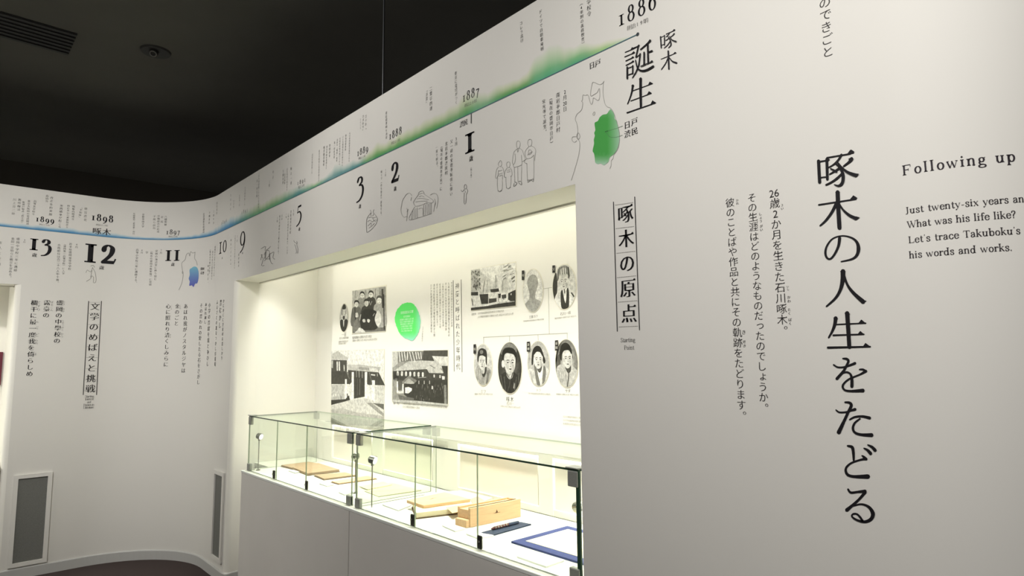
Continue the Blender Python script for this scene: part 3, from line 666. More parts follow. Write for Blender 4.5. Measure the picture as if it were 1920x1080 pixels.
# long wooden box
A_, B_, C_2 = (np.array(P(853, 985.5)), np.array(P(874.5, 990.5)), np.array(P(975.5, 968.5)))
ax = C_2-B_; wd = A_-B_
bx = empty('long_box', sw(*(B_+ax*.5+wd*.5), ZK), 'long pale wooden pen box with its end drawn out, right of the paper folder', 'box')
def bq(t0, t1, w0=0, w1=1): return [tuple(B_+ax*t0+wd*w0), tuple(B_+ax*t1+wd*w0), tuple(B_+ax*t1+wd*w1), tuple(B_+ax*t0+wd*w1)]
bevel(slab('tray', bq(0, .9, .02, .98), ZK+.0003, ZK+.034, M_wood, bx), .002)
bevel(slab('side_board', bq(.055, 1, -.06, .12), ZK+.0003, ZK+.082, M_wood, bx), .0015)
bevel(slab('side_board', bq(.055, 1, .88, 1.05), ZK+.0003, ZK+.082, M_wood, bx), .0015)
bevel(slab('end_board', bq(.95, 1, .1, .9), ZK+.0003, ZK+.082, M_wood, bx), .0015)
bevel(slab('sliding_lid', bq(.06, .95, .13, .87), ZK+.036, ZK+.074, M_wood, bx), .0015)
slab('lid_groove', bq(.06, .93, .06, .13), ZK+.0825, ZK+.0845, M_dwood, bx)
ik = Ink(lambda t, z, h: (lambda p: sw(p[0], p[1], ZK+z))(B_+ax*t-wd*.065), None)
ik.poly([(.50, .040), (.56, .040), (.55, .047), (.535, .056), (.52, .046)], (92, 64, 40)); ik.poly([(.47, .043), (.49, .040), (.6, .0405), (.6, .042), (.49, .042)], (120, 88, 58))
ik.make('crest_mark', bx)['kind'] = 'stuff'
# navy tray with pen
tq = quad((903, 1000.5), (922, 1006), (996, 985), (976, 981))
tr = empty('pen_tray', sw(*np.mean(np.array(tq), 0), ZK), 'narrow navy tray holding a dark lacquered pen', 'tray')
slab('cloth', tq, ZK+.0003, ZK+.006, M_blue2, tr); c = np.mean(np.array(tq), 0)
a = sw(*P(921, 997.5), ZK+.013); b = sw(*P(972, 984.5), ZK+.013)
pn = empty('lacquered_pen', a, 'dark red brown pen lying on the navy tray', 'pen')
v, f = join([cyl(a, a+(b-a)*.08, .002, .006), cyl(a+(b-a)*.08, a+(b-a)*.62, .0065, .0065)]); obj('barrel', v, f, M_redb, pn)
v, f = cyl(a+(b-a)*.62, b, .0072, .006); obj('cap', v, f, M_blue2, pn)
for k in range(5):
    t = .12+.1*k; v, f = cyl(a+(b-a)*t, a+(b-a)*(t+.03), .0072, .0072); obj('ring', v, f, M_chrome, pn)
# navy framed sheet
L, T, Bt = np.array(P(958.5, 1018.5)), np.array(P(1063.7, 989.4)), np.array(P(1083.5, 1057)); e = (Bt-L)*1.12; R_ = L+e; Q_ = T+e
fr = empty('framed_sheet', sw(*((L+Q_)/2), ZK), 'cream handwritten sheet mounted in a navy blue border', 'document')
slab('navy_mount', [tuple(L), tuple(R_), tuple(Q_), tuple(T)], ZK+.0003, ZK+.008, M_blue, fr)
e1 = e/np.linalg.norm(e); e2 = (T-L)/np.linalg.norm(T-L); b_ = .042
iq = [tuple(L+(e1+e2)*b_), tuple(R_+(-e1+e2)*b_), tuple(Q_-(e1+e2)*b_), tuple(T+(e1-e2)*b_)]
slab('sheet', iq, ZK+.008, ZK+.0095, M_paper, fr); ik = table_ink(ZK+.0095)
jq = [iq[1], iq[2], iq[3], iq[0]]; lines_on(ik, jq, 7, (176, 158, 128), wdt=.0022); ik.make('handwriting', fr)['kind'] = 'stuff'

# ================================================================ air grilles in the left wall
def grille(outer, label):                             # outer = TL, TR, BR, BL px of the dark mesh
    pts = [wall_px(*p) for p in outer]; u0 = (pts[0][0]+pts[3][0])/2; u1 = (pts[1][0]+pts[2][0])/2
    z1 = (pts[0][1]+pts[1][1])/2; z0 = (pts[2][1]+pts[3][1])/2; um = (u0+u1)/2
    g = empty('air_grille', WALL(um, z0, 0), label, 'vent', 'air return grilles in the curved wall')
    def curved(name, ua, ub, za, zb, h0, h1, mt, n=6):
        V = []; 
        for i in range(n+1):
            u = ua+(ub-ua)*i/n
            V += [WALL(u, za, h0), WALL(u, za, h1), WALL(u, zb, h1), WALL(u, zb, h0)]
        Fc = [(4*i+k, 4*i+(k+1) % 4, 4*i+4+(k+1) % 4, 4*i+4+k) for i in range(n) for k in range(4)]+[(0, 1, 2, 3), (4*n, 4*n+1, 4*n+2, 4*n+3)]
        return obj(name, V, Fc, mt, g)
    fw_ = .028
    curved('mesh_panel', u0, u1, z0, z1, .0015, .004, M_mesh)
    curved('frame_rail', u0-fw_, u1+fw_, z1, z1+fw_, .001, .014, M_wall); curved('frame_rail', u0-fw_, u1+fw_, z0-fw_, z0, .001, .014, M_wall)
    curved('frame_stile', u0-fw_, u0, z0, z1, .001, .014, M_wall, 2); curved('frame_stile', u1, u1+fw_, z0, z1, .001, .014, M_wall, 2)
grille(((35, 898), (90, 892), (79, 1047), (22, 1057)), 'wider dark grey air grille low on the left wall')
grille(((404, 887.5), (417.5, 892), (416, 1049), (401, 1040)), 'narrow grey air grille low on the curve beside the counter')

# ================================================================ ceiling fittings
hq = [on_z(*p, ZC-.012) for p in ((0, 24), (145, 66), (127, 106), (-20, 66))]
vt = empty('ceiling_vent', sw(*np.mean(np.array(hq), 0), ZC), 'matt black rectangular slot vent in the ceiling', 'vent')
slab('vent_tray', hq, ZC-.004, ZC-.0005, M_black, vt)
hp = [np.array(p) for p in hq]
for k in range(7):
    t0 = k/7+.02; t1 = t0+.06
    slab('slat', [tuple(hp[0]+(hp[3]-hp[0])*t0), tuple(hp[1]+(hp[2]-hp[1])*t0), tuple(hp[1]+(hp[2]-hp[1])*t1), tuple(hp[0]+(hp[3]-hp[0])*t1)], ZC-.012, ZC-.004, M_black, vt)
s, o_ = on_z(292, 96, ZC); dl = empty('downlight', sw(s, o_, ZC), 'round black recessed ceiling lamp with a small grey lens ring', 'lamp')
c = sw(s, o_, ZC); v, f = cyl(c-Vector((0, 0, .012)), c-Vector((0, 0, .0005)), .088, .095, 32); obj('trim_plate', v, f, M_black, dl)
s2, o2 = on_z(289, 101, ZC-.03); c2 = sw(s2, o2, ZC-.012); d = (Vector((-.35, -.6, -1))).normalized()
v, f = cyl(c2, c2+d*.03, .03, .026, 24); hd = obj('lamp_barrel', v, f, M_black, dl)
V = []; 
n_ = 28; a_ = d.orthogonal().normalized(); b2 = d.cross(a_)
for i in range(n_):
    for r, h in ((.016, .0305), (.016, .034), (.023, .034), (.023, .0305)):
        t = 2*math.pi*i/n_; V.append(c2+d*h+(a_*math.cos(t)+b2*math.sin(t))*r)
obj('lens_ring', V, [(4*i+k, 4*i+(k+1) % 4, 4*((i+1) % n_)+(k+1) % 4, 4*((i+1) % n_)+k) for i in range(n_) for k in range(4)], M_ring, hd)
s, z = on_off(718, 172, .02); b = sw(s, .02, ZT)
rd = empty('suspension_rod', b, 'thin dark steel rod from the ceiling down to the partition top', 'rod')
v, f = cyl(b, sw(s, .02, ZC), .0045, .0045, 10); obj('rod', v, f, mat('rod_steel', (70, 72, 74), .4, metal=.5), rd)
v, f = cyl(b+Vector((0, 0, .0005)), b+Vector((0, 0, .012)), .012, .009, 16); obj('foot', v, f, M_lock, rd)
# maroon print in the left-hand niche
zz0 = on_off(0, 0, 0)
def far_px(px, py):
    d = ray(px, py); t = (SB+.63)/(DA @ d[:2]); return float(NA @ (d[:2]*t)-CO), float(EYE+d[2]*t)
o1, z1 = far_px(6, 660); o0, z0 = far_px(-60, 725)
tag(slab('maroon_print', rect(SB+.63, SB+.648, o0, o1), far_px(3, 722)[1], z1, mat('maroon_print', (96, 30, 48), .5)), 'maroon printed board at the very left edge in the left niche', 'print')
# ================================================================ print on the walls
INKD = (22, 20, 24); INKM = (58, 56, 58); INKG = (104, 102, 100); LINE = (146, 145, 140)
A_COLS = [  # x0, y0, x1, y1, text, tone
 (1104, -14, 1105, 32, '小学校令', 1), (1089.6, 2, 1093.8, 87, '（4年制の義務教育）', 1), (1013.5, 18, 1016.8, 96, 'ドイツで自動車発明', 1),
 (977, 40, 979, 80, 'コレラ流行', 1), (854.6, 134, 856, 196, '東京に電灯がつく', 1), (808, 162, 808.4, 208, '二葉亭四迷', 2), (800.5, 166, 800, 197, '『浮雲』', 2),
 (724.5, 209, 724.8, 261, '東経標準時を決定', 2), (686, 215, 686, 244, 'ゴッホ「', 3), (681.4, 215, 680.8, 248, 'ひまわり」', 2), (676, 222, 676, 243, 'フランス', 3),
 (656, 248, 654.7, 304, '大日本帝国憲法発布される', 2), (648.8, 252, 648, 283, '東海道線全通', 2), (643.3, 255, 642, 312, 'パリ万国博覧会が開かれる', 2),
 (637.8, 258, 636.5, 310, '市制町村制が施行される', 2), (632.8, 260, 631.5, 304, '森鷗外「舞姫」発表', 2), (627.5, 265, 626.8, 298, '第一回総選挙', 3),
 (618.6, 270, 618, 295, '帝国議会', 3), (613.2, 273, 611.8, 318, '東北本線が盛岡まで', 2), (608, 274, 607, 312, '教育勅語発布', 2),
 (599, 281, 597.8, 341, '東京大阪間に電話が通じる', 2), (586, 288, 585, 326, '濃尾大地震起こる', 2),
 (546, 312, 546, 348, '樋口一葉', 3), (538.8, 315, 538.2, 358, '露清密約が結ばれる', 2), (534.4, 325, 534, 346, '日清戦争', 2), (531.2, 318, 530.8, 346, '下関条約', 2),
 (512.5, 318, 512, 337, '明治', 3), (505.6, 338, 505, 351, '三陸', 3), (486, 322, 484.8, 391, '三陸大津波起こり大きな被害', 2), (482.6, 336, 481.8, 371, '第一回五輪', 3),
 (460, 350, 458.8, 386, '日清戦争起こる', 3), (449.3, 365, 448.8, 387, '北里柴三郎', 3), (438.6, 375, 438.2, 391, '文学界', 3), (433, 362, 432.4, 396, '北村透谷', 3),
 # below the line
 (1059.4, 167, 1059.6, 210, '2月⑳日', 0), (1046.4, 173, 1046.8, 249, '南岩手郡日戸村', 0), (1033, 179, 1034.5, 274, '（現在の盛岡市日戸）', 0), (1019.6, 186, 1022.5, 252, '常光寺で誕生。', 0),
 (855.5, 256, 855.5, 274, '3月', 1), (846.8, 261, 846.2, 368, '父一禎の宝徳寺転住に伴い', 1), (837.2, 265, 836.8, 329, '北岩手郡渋民村', 1), (828.2, 270, 827, 358, '（現在の盛岡市渋民）に', 1), (818.8, 273, 820, 317, '一家で移る。', 1),
 (723.3, 316, 723, 331, '12月', 2), (715.6, 319, 714.6, 408, '妹ミツ（のち光子）誕生する。', 1),
 (550.8, 392, 550.4, 405, '5月', 3), (545.8, 394, 544.6, 439, '渋民尋常小学校', 1), (541, 398, 538.6, 477, '（現在の盛岡市立渋民小）に入学', 1), (537, 399, 536.8, 410, '一家', 3),
 (529.2, 402, 528.8, 413, '父は', 2), (524.8, 403, 521.8, 480, '母方の叔母の工藤家に移る。', 2), (520.4, 406, 520, 418, '1年', 2),
 (445.4, 439, 444.6, 456, '3月', 3), (441.2, 441, 439.8, 504, '渋民尋常小学校を首席で卒業する', 2), (433.4, 447, 432.4, 506, '神童と言われる。', 3), (448, 474, 447.6, 502, '成績優秀', 3),
 (883.7, 311, 883.7, 336, '（数え年）', 1),
]
TONE = {0: (52, 50, 50), 1: (54, 52, 50), 2: (70, 69, 66), 3: (104, 103, 98)}
B_COLS = [
 (407.2, 378, 406.6, 403, '閔妃事件', 3), (401, 393, 400.4, 422, '三国干渉', 3), (393.2, 396, 392.4, 421, '下関条約', 2), (382.4, 399, 381.8, 438, '日清講和条約調印', 1),
 (311, 404, 310.4, 424, '八幡製鉄', 2), (304.2, 403, 303.4, 420, '足尾', 3), (297.6, 403, 296.4, 437, '労働組合の結成', 3), (289.6, 403, 288.8, 431, '子規ら創刊', 3),
 (268.8, 400, 268, 427, '京都帝国大学', 1), (251.6, 399, 250.6, 440, '島崎藤村『若菜集』刊行', 1),
 (161, 388, 159.6, 416, '徳富蘆花', 2), (153, 387, 148.6, 410, '『不如帰』', 2), (138, 385, 136.4, 413, '隈板内閣成立', 1), (128.4, 384, 125.4, 428, '岡倉天心ら美術院設立', 2), (115.4, 383, 111.4, 428, '米西戦争が起こる', 1),
 (97, 368, 94.4, 405, '改正条約実施', 2), (88.6, 365, 87.8, 380, '森鷗外', 3), (66, 375, 62, 404, '高等女学校令', 2), (54.4, 375, 51.2, 422, '東京大阪間の電話開通', 1), (44.4, 377, 41, 420, '新渡戸稲造『武士道』', 1), (37, 372, 34.6, 396, '著作権法', 2), (27.6, 371, 24.6, 404, '川上音二郎', 3),
 (403.6, 461, 401.2, 519, '盛岡市の高等小学校に入学', 2), (399, 470, 397, 525, '母方の伯父工藤常象宅に', 2), (394.6, 465, 392.8, 516, '（現在の下橋中学校）', 2), (390.6, 495, 389.6, 535, '寄宿する。', 2),
 (302.2, 466, 301.8, 477, '3月', 3), (293.8, 468, 291, 526, '従姉の海沼家に移り住む', 0), (284.4, 468, 281.6, 536, '（現在の盛岡市新築地）に寄宿', 0), (275.6, 467, 275.2, 480, '学', 2), (266.2, 467, 265.8, 476, '4月', 2), (257.6, 466, 254.2, 533, '高等小学校三年に進級する。', 0),
 (143.8, 456, 143.2, 466, '4月', 2), (132.4, 455, 130.4, 507, '岩手県盛岡尋常中学校', 0), (121.8, 455, 118.6, 515, '（盛岡第一高等学校）に入学', 0), (110.8, 457, 107.4, 533, '合格順位は百二十八人中十番。', 0),
 (46.2, 448, 45.4, 456, '4月', 1), (34.2, 445, 28.8, 510, '盛岡中学校三年に進級', 0), (24.2, 445, 18.4, 523, '金田一京助らと親交を深める。', 0), (1, 450, -2, 500, '友人と交流', 1),
]
POEM_B = [ (112, 562, 106, 645, '盛岡の中學校の', 0), (88.4, 562, 85.6, 597, '露臺の', 0), (64.4, 562, 54.6, 707, '欄干に最一度我を倚らしめ', 0) ]
POEM_C = [ (348.6, 569, 343.6, 700.5, 'あはれ我がノスタルジヤは', 0), (332.8, 569, 330.4, 612, '金のごと', 0), (315.8, 569, 310.8, 689, '心に照れり清くしみらに', 0),
 (377.8, 568, 371.6, 722, 'その昔われの愛したる石をさがし', 0), (386.6, 567, 384.6, 608, 'あはれ淋し', 0), (393.2, 567, 389, 688, '小学の首席を我と争ひし', 0),
 (407.6, 562, 403.2, 688, 'ふるさとの訛なつかし停車場', 0), (414.2, 561, 412, 617, '昔むかし', 0), (419.8, 560, 416, 676, 'かにかくに渋民村は恋しかり', 0) ]
FURI = [ (119.6, 563, 119, 573, 'もり'), (119, 577, 118.4, 586, 'おか'), (118.2, 600, 117.8, 611, 'ちゆう'), (117.4, 612, 117, 621, 'がく'), (116.4, 624, 116, 634, 'かう'), (97.6, 564, 96.6, 584, 'ばるこん'), (72.8, 564, 72.2, 584, 'てすり'),
 (70.8, 602, 70.4, 606, 'も'), (70, 611, 69.8, 618, 'いち'), (69.2, 624, 69, 632, 'ど'), (68.4, 636, 68, 646, 'われ'), (66.8, 661, 66.4, 667, 'よ'), (321.8, 571, 321.2, 581, 'こころ'), (338.6, 571, 338.2, 580, 'くがね'), (319.6, 626, 319.2, 634, 'きよ') ]
A_TEXT = [ (1451, 352.5, 1469, 630, '㉖歳2か月を生きた石川啄木。', 0), (1409.4, 362, 1433.6, 774, 'その生涯はどのようなものだったのでしょうか。', 0), (1368.4, 371, 1392, 789, '彼のことばや作品と共にその軌跡をたどります。', 0),
 (1546, -6, 1553, 109, 'のできごと', 0) ]
A_FURI = [ (1466.4, 382, 1467, 394, 'さい'), (1477, 535, 1477.8, 545, 'いし'), (1479, 554, 1479.8, 568, 'かわ'), (1480, 577, 1480.6, 591, 'たく'), (1481.4, 596, 1482, 610, 'ぼく'),
 (1425.4, 398, 1427, 418, 'しょう'), (1427.4, 421, 1428, 434, 'がい'), (1382.6, 373, 1383, 384, 'かれ'), (1394.6, 618, 1395, 628, 'き'), (1395.6, 637, 1396, 652, 'せき') ]
TITLEBOX = '啄木の原点文学のめばえと挑戦'
PANEL_TXT = '神童と呼ばれた少年時代父母妹長次姉一禎工藤カツ石川啄木トラサダ光子㈱住職家族写真渋民小学校校舎宝徳寺本堂盛岡中学の校門明治十九年生まれ学業優秀周囲から期待され育つ短歌詩人日戸渋民歳満年常照曹洞宗現在のを'
alltxt = ''.join(t[4] for t in A_COLS+B_COLS+POEM_B+POEM_C+FURI+A_TEXT+A_FURI)+TITLEBOX+PANEL_TXT+'啄木日戸渋民歳〔〕明治年0123456789盛岡花巻三四五六七八九十'
alltxt = alltxt.replace('⑳', '').replace('㉖', '').replace('㈱', '')
load_glyphs(alltxt)
for k_, t_ in (('⑳', '20'), ('㉖', '26')):
    V = []; Fc = []
    for i, ch in enumerate(t_):
        v, f = GL[ch]; x0 = min(p[0] for p in v); x1 = max(p[0] for p in v); o_ = len(V); sc = .42/(x1-x0)
        V += [((p[0]-x0)*sc+.05+i*.48, p[1]) for p in v]; Fc += [tuple(j+o_ for j in q) for q in f]
    GL[k_] = (V, Fc)
def block(name, parent, cols, label=None, tones=TONE, size=None, fit=.93, stuff=True, wx=1.0, bold=0):
    ik = Ink(WALL, wall_px)
    for c in cols: column(ik, c[0], c[1], c[2], c[3], c[4], tones[c[5]] if len(c) > 5 else INKG, size, fit=fit, wx=wx, bold=bold, cap_=(.0215 if name == 'event_text' else 1.0))
    o = ik.make(name, parent, label)
    if stuff: o['kind'] = 'stuff'
    return o
# small event columns, one part per cluster
def clusters(cols, gap):
    cs = sorted(cols, key=lambda c: (c[1]+c[3])/2 > 440-0*c[0], reverse=False); out = []
    for above in (True, False):
        g = sorted([c for c in cols if c in cols and (is_above(c) == above)], key=lambda c: c[0]); cur = []
        for c in g:
            if cur and c[0]-cur[-1][0] > gap: out.append(cur); cur = []
            cur.append(c)
        if cur: out.append(cur)
    return out
def is_above(c): return wall_px(c[0], c[1])[1] > ZL
for cl in clusters(A_COLS, 16): block('event_text', wall_r, cl)
for cl in clusters([c for c in B_COLS], 15): block('event_text', wall_l, cl)
HV = {0: (34, 32, 34)}
block('poem', wall_l, POEM_B, 'bold three-column poem', tones=HV, fit=.9, bold=.8); block('poem', wall_l, POEM_C, tones={0: (44, 42, 42)}, fit=.9, bold=.6)
block('furigana', wall_l, [c+(3,) for c in FURI])
block('intro_text', wall_r, A_TEXT[:3], 'three-column Japanese introduction', tones={0: (48, 45, 46)}, fit=1.02)
block('column_heading', wall_r, A_TEXT[3:], tones={0: (60, 58, 58)}, fit=.95)
block('furigana', wall_r, [c+(2,) for c in A_FURI], bold=.6)
# heading boxes
def heading_box(par, x0, y0, x1, y1, text, rails, dashes, eng, col, tone):
    ik = Ink(WALL, wall_px); column(ik, x0, y0, x1, y1, text, tone, fit=.80, bold=1)
    for a, b in rails: ik.pline([a, b], 1.6, tone)
    for (xa, ya, xb, yb) in dashes:
        n = 11
        for k in range(n):
            t0 = (k+.15)/n; t1 = (k+.75)/n; ik.pline([(xa+(xb-xa)*t0, ya+(yb-ya)*t0), (xa+(xb-xa)*t1, ya+(yb-ya)*t1)], .8 if par is wall_r else .5, (138, 136, 132))
    o = ik.make('heading_box', par); o['kind'] = 'stuff'
    ik = Ink(WALL, wall_px)
    for (xa, xb, y, t, hp) in eng:
        a = ik.px(xa, y); b = ik.px(xb, y); sc = ik.scale_at(xa, y); serif_text(ik, t, a[0], a[1], hp*sc/.68, (90, 88, 86), length=b[0]-a[0], bold=.9)
    o = ik.make('heading_translation', par); o['kind'] = 'stuff'
D0 = [(1153.6, 384.6, 1188, 379.6), (1154.8, 428.5, 1189.6, 424.5), (1156.2, 475, 1191.6, 471), (1157.4, 520.5, 1193.4, 517), (1159, 566.5, 1195.4, 563.5), (1160.4, 613, 1196.8, 611.4)]
heading_box(wall_r, 1171.2, 379, 1179.6, 612, '啄木の原点', [((1150.6, 379), (1157.8, 621)), ((1190.4, 369.5), (1199.4, 618.5))], D0, [(1164, 1192, 641.5, 'Starting', 7.5), (1170.5, 1190, 655.5, 'Point', 7.5)], 0, (44, 42, 44))
D1 = [(166-(k*8.4/8)+1, 567+k*20.7, 189.6-(k*8.4/8)-1, 567+k*20.7) for k in range(9)]
heading_box(wall_l, 178.2, 565.5, 168.4, 739, '文学のめばえと挑戦', [((166.2, 565), (156, 740)), ((190.2, 565), (181, 740))], D1,
 [(159, 177, 745.6, 'Starting', 4.2), (159, 176, 750.6, 'Interest', 4.2), (163, 171, 756, 'and', 4.2), (156, 177, 761.6, 'Passion in', 4.2), (156, 176, 766.4, 'Literature', 4.2)], 0, (66, 64, 62))

# years and ages
def numeral(par, name, x0, y0, x1, y1, text, hpx, bold=1.25, col=INKD):
    ik = Ink(WALL, wall_px); year(ik, x0, y0, x1, y1, text, hpx, col, bold); return ik.make(name, par)
def mrow(par, x0, y0, x1, y1, text, col=INKG, name='era_note', fit=1.2):
    ik = Ink(WALL, wall_px); row(ik, x0, y0, x1, y1, text, col, fit=fit, bold=(name != 'era_note')); o = ik.make(name, par)
    if name == 'era_note': o['kind'] = 'stuff'
YR = [(wall_r, 1160.5, 47.4, 1232, 17, '1886', 29, 1.0), (wall_r, 868, 191.6, 899.2, 177, '1887', 17, 1.05), (wall_r, 730, 261.4, 753.6, 251.4, '1888', 13.5, 1.05), (wall_r, 670, 292.6, 690.6, 283.6, '1889', 11.5, 1.05), (wall_r, 558, 347, 573, 340.4, '1891', 7.5, 1), (wall_r, 453, 402, 464.6, 395.6, '1895', 6.4, .9),
 (wall_l, 415, 420.8, 425.4, 416.8, '1896', 6, .9), (wall_l, 311.6, 439, 337.6, 439.2, '1897', 9, 1.1), (wall_l, 171.4, 413, 212.4, 416.6, '1898', 12.6, 1.3), (wall_l, 67, 415.2, 101.6, 418.2, '1899', 10, 1.3)]
for y_ in YR: numeral(y_[0], 'year_numeral', *y_[1:6], y_[6], y_[7])
for e_ in [(wall_r, 1171, 56, 1221, 35, '〔明治19年〕'), (wall_r, 868.5, 200, 897.5, 187, '〔明治20年〕'), (wall_r, 732, 270, 752.5, 261, '〔明治21年〕'), (wall_r, 671, 298.6, 687, 291.4, '〔明治22年〕'), (wall_r, 559.5, 352, 571, 347, '明治24年'),
 (wall_l, 314, 443.6, 335, 443.8, '〔明治30年〕'), (wall_l, 177, 421, 205, 423.6, '〔明治31年〕'), (wall_l, 71, 420.4, 95.5, 423, '〔明治32年〕')]: mrow(*e_)
mrow(wall_l, 172, 432.6, 208.6, 436, '啄木', (52, 50, 52), 'name_lettering', .92)
mrow(wall_r, 1104.6, 125, 1126.4, 116.6, '日戸', (44, 42, 44), 'place_name', 1.0); mrow(wall_r, 862, 234.6, 877, 227.8, '渋民', (70, 68, 66), 'place_name', 1.05)
mrow(wall_r, 1169.4, 237.4, 1196.4, 225.6, '日戸', (44, 42, 44), 'place_name', .92); mrow(wall_r, 1169.8, 253.8, 1196.8, 243.8, '渋民', (44, 42, 44), 'place_name', .92)
mrow(wall_l, 376, 504, 383, 504, '盛岡', (70, 68, 66), 'place_name', 1.05); mrow(wall_l, 376, 512, 383, 512, '花巻', (70, 68, 66), 'place_name', 1.05)
def fit_numeral(par, x0, y0, x1, y1, text, box, bold, col=INKD):
    # x0..x1 at the baseline line, box = glyph height in em from baseline used, cap px height gives the size
    ik = Ink(WALL, wall_px); a = ik.px(x0, y0); b = ik.px(x1, y1); sc = ik.scale_at((x0+x1)/2, y0); size = box*sc/.46
    adv = sum(FONT[c][1] for c in text)*size; serif_text(ik, text, a[0], (a[1]+b[1])/2, size, col, wx=.92*(b[0]-a[0])/adv, bold=bold, length=b[0]-a[0]); return ik.make('age_numeral', par)
# (baseline left, baseline right, x-height in px)
fit_numeral(wall_r, 871, 288.5, 895.5, 281, '1', 36, 1.35); fit_numeral(wall_r, 733.5, 344, 752.5, 337, '2', 36, 1.15)
fit_numeral(wall_r, 668.6, 366, 686.6, 359.5, '3', 31, 1.1); fit_numeral(wall_r, 555.6, 413, 568.5, 408.6, '5', 25, 1.05)
fit_numeral(wall_r, 449.6, 462, 461.6, 459, '9', 26, .95); fit_numeral(wall_l, 410.4, 475.6, 425, 472.4, '10', 21.5, .95)
fit_numeral(wall_l, 309, 488.8, 338.4, 488.8, '11', 19.6, 1.35); fit_numeral(wall_l, 156, 491.6, 221, 494.8, '12', 34, 1.25); fit_numeral(wall_l, 54, 469, 99, 471, '13', 21, 1.35)
for par, x, y, s_ in ((wall_r, 883.4, 297.6, 11), (wall_r, 741, 354, 9), (wall_r, 675, 387, 8.4), (wall_r, 561.4, 429.8, 7), (wall_r, 455, 474.6, 4), (wall_l, 416.8, 484, 4), (wall_l, 324, 496, 7), (wall_l, 190.4, 502, 8), (wall_l, 64.4, 478.4, 7.6)):
    ik = Ink(WALL, wall_px); a = ik.px(x, y); put(ik, '歳', a[0], a[1], s_*ik.scale_at(x, y), (60, 58, 56), 1, True, bold=1); ik.make('age_character', par)
ik = Ink(WALL, wall_px); ik.pline([(883.8, 212), (883.8, 231)], 1.6, (70, 70, 70)); ik.make('tick_mark', wall_r)

# ---- coloured watercolour band that rises from the timeline rule
BAND = [(0, .022, 'b'), (60, .026, 'b'), (120, .036, 'b'), (150, .026, 'b'), (200, .036, 'b'), (240, .020, 'b'), (300, .016, 'b'), (350, .020, 'b'), (385, .034, 'b'), (410, .05, 'b'), (430, .062, 'b'), (452, .052, 't'), (480, .066, 'g'), (500, .05, 'g'), (520, .06, 'g'), (560, .05, 't'), (592, .022, 'g'),
 (612, .03, 't'), (628, .055, 't'), (650, .042, 't'), (672, .03, 't'), (690, .04, 'G'), (705, .06, 'G'), (720, .05, 'G'), (745, .058, 'G'), (780, .058, 'G'), (815, .055, 'G'), (850, .055, 'G'), (875, .075, 'G'), (892, .08, 'g'), (915, .045, 'g'), (945, .045, 'G'), (975, .038, 'G'), (990, .05, 'G'), (1005, .085, 'E'), (1020, .092, 'E'), (1045, .086, 'E'), (1058, .062, 'g'), (1078, .052, 'E'), (1100, .046, 'g'), (1125, .028, 'y'), (1160, .014, 'y'), (1190, .004, 'y')]
BC = {'b': ((64, 128, 178), (150, 196, 214)), 't': ((70, 132, 136), (150, 190, 178)), 'g': ((98, 166, 124), (178, 204, 148)), 'G': ((66, 150, 92), (186, 206, 136)), 'E': ((84, 168, 126), (160, 204, 134)), 'y': ((150, 196, 130), (204, 214, 168))}
LINE_Y = [(0, 424), (60, 428.5), (120, 437), (180, 443), (225, 447), (270, 449.5), (325, 450.5), (360, 447), (380, 444), (400, 437), (425, 428), (450, 418.3), (480, 404.2), (520, 384), (560, 365.4), (592, 350.6), (640, 327.5), (720, 289.8), (800, 251.5), (865, 221), (900, 204), (1120, 101), (1196, 65.6)]
def ly(x): return float(np.interp(x, [p[0] for p in LINE_Y], [p[1] for p in LINE_Y]))
bu = [wall_px(b[0], ly(b[0]))[0] for b in BAND]
def band(par, ua, ub, name='watercolour_band'):
    n = int((ub-ua)/.011); rows = 9; V = []; Cc = []; Fc = []; paper = np.array(lin(WALLC)); rnd = random.Random(3)
    hn = np.array([rnd.random() for _ in range(n+40)]); k = np.array([1, 2, 3, 2, 1.])/9; hn = np.convolve(hn, k, 'same'); hn2 = np.convolve(np.array([rnd.random() for _ in range(n+40)]), np.ones(9)/9, 'same')
    for i in range(n+1):
        u = ua+(ub-ua)*i/n; h = np.interp(u, bu, [b[1] for b in BAND])*(.72+.55*hn[i]); a = np.array([np.interp(u, bu, [lin(BC[b[2]][0])[c] for b in BAND]) for c in range(3)]); b_ = np.array([np.interp(u, bu, [lin(BC[b[2]][1])[c] for b in BAND]) for c in range(3)])
        fade = np.clip((bu[-1]-u)/.12, 0, 1)*(.78+.42*hn2[i])
        for r in range(rows+1):
            t = r/rows; V.append(WALL(u, ZL+h*1.25*t, .0009)); mix = a*(1-min(1, t*1.3))+b_*min(1, t*1.3); al = min(1, max(0, (1-t)**.95*1.32))*fade; al = min(1, al)
            Cc.append(tuple(paper*(1-al)+mix*al))
    for i in range(n):
        for r in range(rows): q_ = i*(rows+1)+r; Fc.append((q_, q_+1, q_+rows+2, q_+rows+1))
    ik = Ink(WALL, wall_px); ik.V = V; ik.Cc = Cc; ik.F = Fc
    o = ik.make(name, par)
    for p in o.data.polygons: p.use_smooth = True
    ik = Ink(WALL, wall_px); m_ = int((ub-ua)/.04); us_ = [ua+(ub-ua)*i/m_ for i in range(m_+1)]
    ik.ribbon([(u, ZL-.0015) for u in us_], [.0034 for u in us_], (74, 108, 118) if par is wall_r else (74, 124, 150), .0014); ik.make('timeline_rule', par)
uend = wall_px(1196, 65.6)[0]
band(wall_l, .05, UR); band(wall_r, UR, uend)
ik = Ink(WALL, wall_px); ik.poly([(uend+.006*math.cos(k), ZL-.0015+.006*math.sin(k)) for k in np.linspace(0, 5.6, 9)], (60, 66, 70), .0016); ik.make('rule_end_dot', wall_r)

